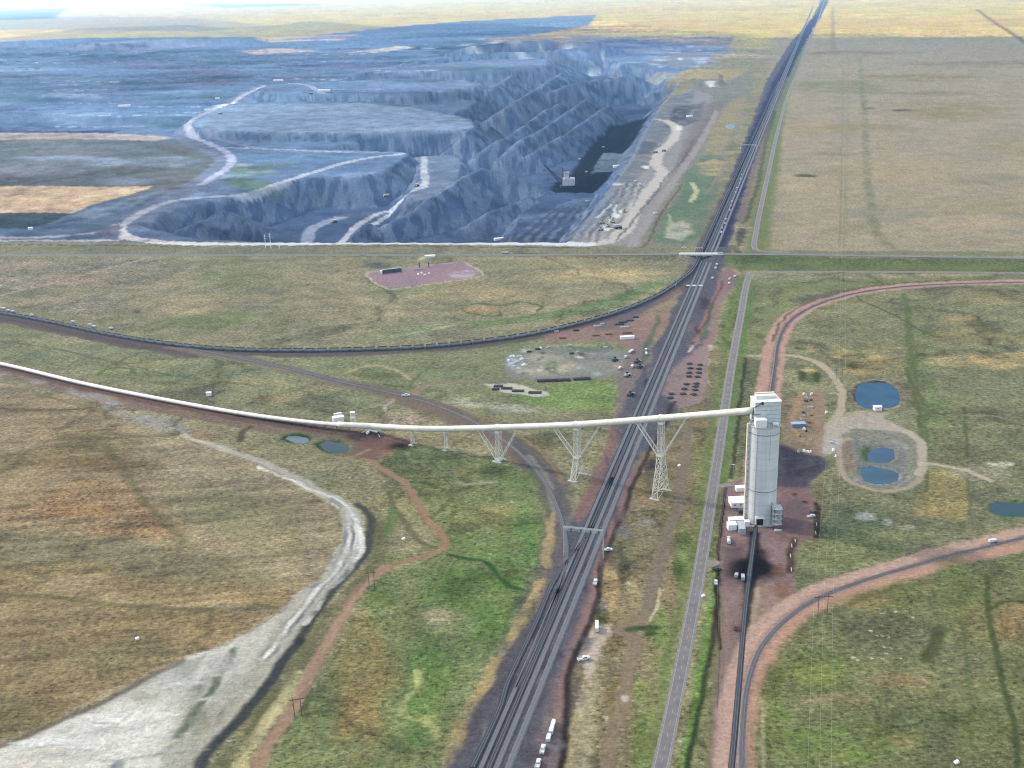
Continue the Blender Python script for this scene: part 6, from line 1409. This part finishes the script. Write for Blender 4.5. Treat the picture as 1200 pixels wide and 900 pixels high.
for x, y, l in ((835, 327, 'white truck nearest the overpass on the pink yard'), (840, 311, 'upper small white truck beside the tracks below the overpass'), (838.8, 315, 'lower small white truck beside the tracks below the overpass'), (855, 328, 'white tank truck on the pink yard beside the county road'), (854.5, 333, 'bright white van on the pink yard beside the county road'), (861, 325, 'small white truck at the right side of the pink yard'), (791, 335, 'white truck beside the curved train')):
    van(x, y, 1.1, l, Lv=7, h=3)
for k in range(14):
    y = 205 + k * 5.2; x = 869 - (y - 205) * .36 + (k % 3) * .6
    if k in (5, 9): continue
    p = P(x, y); o = MB(); o.box((0, 0, 0), (1.8, 1.7, 1.8)); o.box((0, 0, 1.8), (2.0, 1.9, .2)); q = o.build('relay_cabinet', white); q.location = tuple(p); tag(q, 'small white cabinet in the row beside the main tracks beyond the overpass', 'cabinet', 'white cabinets along the main tracks')
# ------------------------------------------------------------------ well pad gear
for k in range(8):
    x = 449 + k * 2.9; y = 320.5 - k * .32; p = P(x, y); r = empty('storage_tank', p, 0, 'dark upright storage tank in the row on the well pad', 'tank', 'storage tanks of the well pad')
    q = MB(); q.cyl((0, 0, 0), 1.9, 6.2, 16); q.build('shell', dkv, r); q = MB(); q.cyl((0, 0, 6.2), 2.0, .5, 16, .4); q.build('roof', silver, r)
building(447, 321, .1, (3, 5, 5), 'pale housing at the left end of the tank row', win=0); building(489, 316.5, 0, (8, 3, 3), 'small grey skid beside the tall gear of the well pad', m=grey, roof=grey, win=0, name='equipment_skid', cat='skid')
for x, y, h_, l in ((491.5, 315, 10, 'left tall separator tower on the well pad'), (502.5, 313, 8, 'right tall separator tower on the well pad')):
    r = empty('separator_tower', P(x, y), 0, l, 'separator'); q = MB(); q.cyl((0, 0, 0), .9, h_, 12); q.build('vessel', dkv, r); q = MB(); q.cyl((0, 0, h_), .3, 1.6, 8); q.bar((0, 0, 1), (3, 0, 1), .3); q.build('pipe', grey, r)
for i, (x, y) in enumerate(((494, 320), (498, 322), (490, 322), (503, 320.5))): scrap(x, y, 3, .6, 'low pale wellhead gear in the middle of the well pad', white, 'wellhead gear of the well pad')
building(504, 301.3, .05, (17, 6, 3), 'pale flat roofed shed beside the highway above the well pad', win=0, gable=False)
# ------------------------------------------------------------------ small lone things
building(245, 463.5, .1, (5.5, 4, 4), 'small white hut on the dirt patch above the white conveyor', win=0)
building(396.5, 494, .35, (11, 6, 5.5), 'white shed behind the conveyor at the left transfer point', win=0, name='drive_house', cat='shed'); building(396, 487.5, .4, (8, 2.5, 3), 'narrow white trailer behind the white shed', win=0, gable=False, name='trailer', cat='trailer')
p = P(414, 496); r = empty('takeup_tower', p, 0, 'small lattice tower of cream steel behind the conveyor', 'tower'); th_ = zat(p, 483)
for sx in (-2, 2):
    for sy in (-2, 2): q = MB(); q.bar((sx, sy, 0), (sx, sy, th_), .3); q.build('leg', steel_w, r)
q = MB(); lattice(q, (-2, -2, 0), (-2, -2, th_), (2, -2, 0), (2, -2, th_), 3, .2); lattice(q, (-2, 2, 0), (-2, 2, th_), (2, 2, 0), (2, 2, th_), 3, .2); q.build('bracing', steel_w, r)
q = MB(); q.box((0, 0, th_ - .5), (5, 5, .6)); q.box((0, 0, th_ * .5), (5, 5, .5)); q.build('floor_deck', steel_w, r)
for x, y, l in ((161, 749, 'small white weather box alone on the brown field'), (1121, 894, 'small pale trough in the lower right field'), (473, 632, 'white post box beside the bend of the dirt road'), (824, 699, 'white marker cabinet in the silo verge'), (796, 546, 'small white box left of the county road')):
    p = G(x, y); q = MB(); q.box((0, 0, 0), (2.6, 2, 1.1)); q.box((.4, 0, 1.102), (1.2, 1.4, .5)); o = q.build('utility_box', white); o.location = tuple(p); o.rotation_euler = (0, 0, .4); tag(o, l, 'utility box')
tank_mat = white
# ------------------------------------------------------------------ power line poles
wood = mat('weathered_wood_pole', (.07, .055, .045), .9)
def hframe(px, py, top, gap, az, label, group='wooden power pylons'):
    p = G(px, py); h_ = zat(p, top) - p[2]; r = empty('power_pylon', p, az, label, 'power pylon', group)
    for s_ in (-1, 1): q = MB(); q.bar((s_ * gap / 2, 0, 0), (s_ * gap / 2, 0, h_), .24, 8, .16); q.build('pole', wood, r)
    q = MB(); q.box((0, 0, h_ - 1.8), (gap * 2.1, .35, .4)); q.build('crossarm', wood, r)
    q = MB()
    for x in (-gap, 0, gap): q.bar((x, 0, h_ - 1.8), (x, 0, h_ - 3), .1, 6)
    q.build('insulator', grey, r); return p, h_, az
HP = []
HP.append(hframe(349.5, 839.5, 817, 4.4, .2, 'wooden twin pole pylon standing on the red dirt road at the lower left'))
HP.append(hframe(436, 690, 669, 4.0, .2, 'wooden twin pole pylon beside the bend of the left dirt road'))
L_P = [hframe(963.5, 725, 697, 6.5, .05, 'wooden twin pole pylon beside the loop railway embankment')]
for i, (x, y, t_) in enumerate(((983, 447, 432), (985, 330, 318), (987.5, 232, 222), (989, 165, 158), (990.5, 112, 106))):
    L_P.append(hframe(x, y, t_, 6.5, .05, 'distant wooden twin pole pylon, ' + ordn[i] + ' beyond the loop railway going away from the camera'))
p0_ = P(957, 1010); L_P.insert(0, (p0_, L_P[0][1], .05))
def wires(a, b, off, name_l, mats):
    q = MB(); n_ = 14; A = a[0] + np.array([off, 0, a[1] - 3]); B = b[0] + np.array([off, 0, b[1] - 3]); pr = None
    for k in range(n_ + 1):
        t_ = k / n_; p = A + (B - A) * t_; p = p - np.array([0, 0, 4 * 5 * t_ * (1 - t_)])
        if pr is not None: q.bar(tuple(pr), tuple(p), .035, 4, caps=False)
        pr = p
    return q
wm = mat('bright_wire', (.5, .5, .5), .4, .5)
for off, l in ((-6.5, 'left'), (0, 'middle'), (6.5, 'right')):
    q = MB()
    for i in range(len(L_P) - 1):
        w_ = wires(L_P[i], L_P[i + 1], off, '', wm); n0_ = len(q.v); q.v += w_.v; q.f += [tuple(n0_ + k for k in f) for f in w_.f]; q.mi += w_.mi
    tag(q.build('power_wire', wm), f'{l} thin overhead wire of the power line in the right fields', 'wire', 'overhead wires of the right power line')
for i, x in enumerate(range(8, 800, 95)):
    if abs(x - 590) < 30: continue
    p = G(x + (i % 3) * 4, 296.5); r = empty('utility_pole', p, 0, 'thin dark utility pole beside the highway at the edge of the mine', 'utility pole', 'utility poles along the highway')
    q = MB(); q.bar((0, 0, 0), (0, 0, 13), .3, 6, .2); q.build('pole', wood, r); q = MB(); q.box((0, 0, 11.8), (3, .3, .3)); q.build('crossarm', wood, r)
for x, t_, l in ((311.5, 275, 'left'), (317.5, 273, 'middle'), (327.5, 284, 'right')):
    p = G(x, 291); h_ = zat(p, t_); r = empty('steel_pole', p, 0, f'{l} of the three slender white masts beside the haul road', 'mast', 'white masts beside the haul road')
    q = MB(); q.bar((0, 0, 0), (0, 0, h_), .5, 6, .3); q.build('pole', white, r); q = MB(); q.box((0, 0, h_ - 3), (4, .4, .4)); q.box((0, 0, h_ - 7), (4, .4, .4)); q.build('crossarm', white, r)
for i, (x, y) in enumerate(((372, 640), (300, 560), (966, 580), (974, 560), (960, 300 + 265))): pass
for x, y, t_, l in ((859, 555, 544, 'pale steel pole with lamps beside the county road, next to the silo yard'), (452, 492, 478, 'pale pole beside the small track behind the conveyor')):
    p = G(x, y); h_ = zat(p, t_); r = empty('lamp_pole', p, 0, l, 'lamp pole'); q = MB(); q.bar((0, 0, 0), (0, 0, h_), .22, 6); q.build('pole', steel_g, r); q = MB(); q.box((0, 0, h_ - .4), (3.2, .5, .4)); q.build('lamp_head', white, r)
# yard fence left of the silo yard
fm = mat('fence_wire', (.10, .10, .10), .8); fl = W2([(851, 572), (846, 608), (841, 655)]); fl2 = W2([(840, 668), (841, 700), (843, 760), (840, 830)])
for L_, l in ((fl, 'chain link fence along the left side of the silo yard, north of the gateway'), (fl2, 'chain link fence along the left side of the silo yard, south of the gateway')):
    r = empty('yard_fence', (0, 0, 0), 0, l, 'fence'); pts_ = resample(L_, 4.0); q = MB()
    for p in pts_: q.bar((p[0], p[1], 0), (p[0], p[1], 2), .06, 4)
    q.build('posts', grey, r)
    q = MB(); q.sweep([(p[0], p[1], 0) for p in pts_], [(-.03, .1), (.03, .1), (.03, .4), (-.03, .4)]); q.sweep([(p[0], p[1], 0) for p in pts_], [(-.03, 1.8), (.03, 1.8), (.03, 2), (-.03, 2)]); q.build('mesh_panel', fm, r)
# low concrete barriers on the right of the yard
for i, (x, y) in enumerate(((928, 640), (926.5, 652), (927.5, 668), (957, 615), (956, 625), (932, 634))):
    p = G(x, y); q = MB(); q.box((0, 0, 0), (5, .7, 1), tx=.98, ty=.45); q.box((0, 0, 1.002), (4.6, .2, .1)); o = q.build('barrier', conc); o.location = tuple(p); o.rotation_euler = (0, 0, 1.4); tag(o, 'low pale barrier block along the right edge of the silo yard, ' + ordn[i] + ' of the row', 'barrier', 'barriers of the silo yard')
# ------------------------------------------------------------------ clouds above and the hazy air
cm = bpy.data.materials.new('cloud'); cm.use_nodes = True; t = cm.node_tree
for q in list(t.nodes): t.nodes.remove(q)
out = t.nodes.new('ShaderNodeOutputMaterial'); mxs = t.nodes.new('ShaderNodeMixShader'); tr = t.nodes.new('ShaderNodeBsdfTransparent'); tl = t.nodes.new('ShaderNodeBsdfTranslucent')
tl.inputs[0].default_value = (.85, .87, .9, 1)
tcx = t.nodes.new('ShaderNodeTexCoord'); nz = t.nodes.new('ShaderNodeTexNoise'); nz.inputs['Scale'].default_value = .0012; nz.inputs['Detail'].default_value = 4
rg = t.nodes.new('ShaderNodeMapRange'); rg.inputs[1].default_value = .3; rg.inputs[2].default_value = .7
rg.inputs[3].default_value = 1 - math.sqrt(CLOUD_OPEN) - .04; rg.inputs[4].default_value = 1 - math.sqrt(CLOUD_OPEN) + .04
t.links.new(tcx.outputs['Object'], nz.inputs['Vector']); t.links.new(nz.outputs['Fac'], rg.inputs[0]); t.links.new(rg.outputs[0], mxs.inputs[0])
t.links.new(tr.outputs[0], mxs.inputs[1]); t.links.new(tl.outputs[0], mxs.inputs[2]); t.links.new(mxs.outputs[0], out.inputs[0])
CZ = 2600.0
sh = -LDIR * CZ / math.tan(math.radians(SUN_EL))
edge = [(-20000, -6000), (20000, -6000)]
for px in range(1700, -900, -50):      # far edge of the cloud's shade
    t_ = max(0, min(1, (px - 560) / 300.0)); y_ = 30 + 14 * t_ + 3 * math.sin(px * .031) + 2 * math.sin(px * .083 + 1)
    if px < 100: y_ += (100 - px) * .14
    q = P(px, max(y_, -14 + (600 - px) * .0325 + 30)); edge.append((q[0], q[1]))
mb = MB(); n0 = len(edge)
for zz in (CZ, CZ + 260):
    for q in edge: mb.v.append((q[0] + sh[0], q[1] + sh[1], zz))
mb.f.append(tuple(range(n0))[::-1]); mb.f.append(tuple(range(n0, 2 * n0)))
for k in range(n0): mb.f.append((k, (k + 1) % n0, n0 + (k + 1) % n0, n0 + k))
mb.mi = [0] * len(mb.f)
tag(mb.build('clouds', cm), kind='structure')
hz_m = bpy.data.materials.new('haze'); hz_m.use_nodes = True; t = hz_m.node_tree
for q in list(t.nodes): t.nodes.remove(q)
out = t.nodes.new('ShaderNodeOutputMaterial'); pv = t.nodes.new('ShaderNodeVolumePrincipled')
pv.inputs['Color'].default_value = (*HAZE_COL, 1); pv.inputs['Density'].default_value = HAZE_DENS; pv.inputs['Absorption Color'].default_value = (1, 1, 1, 1); pv.inputs['Anisotropy'].default_value = .25
t.links.new(pv.outputs[0], out.inputs['Volume'])
zmin = min(-70.0, float(GZ.min())) - 2
mb = MB(); mb.box((0, 0, zmin), (404000, 404000, 700 - zmin)); tag(mb.build('haze', hz_m), 'pale blue haze over the whole basin', 'haze', kind='stuff')
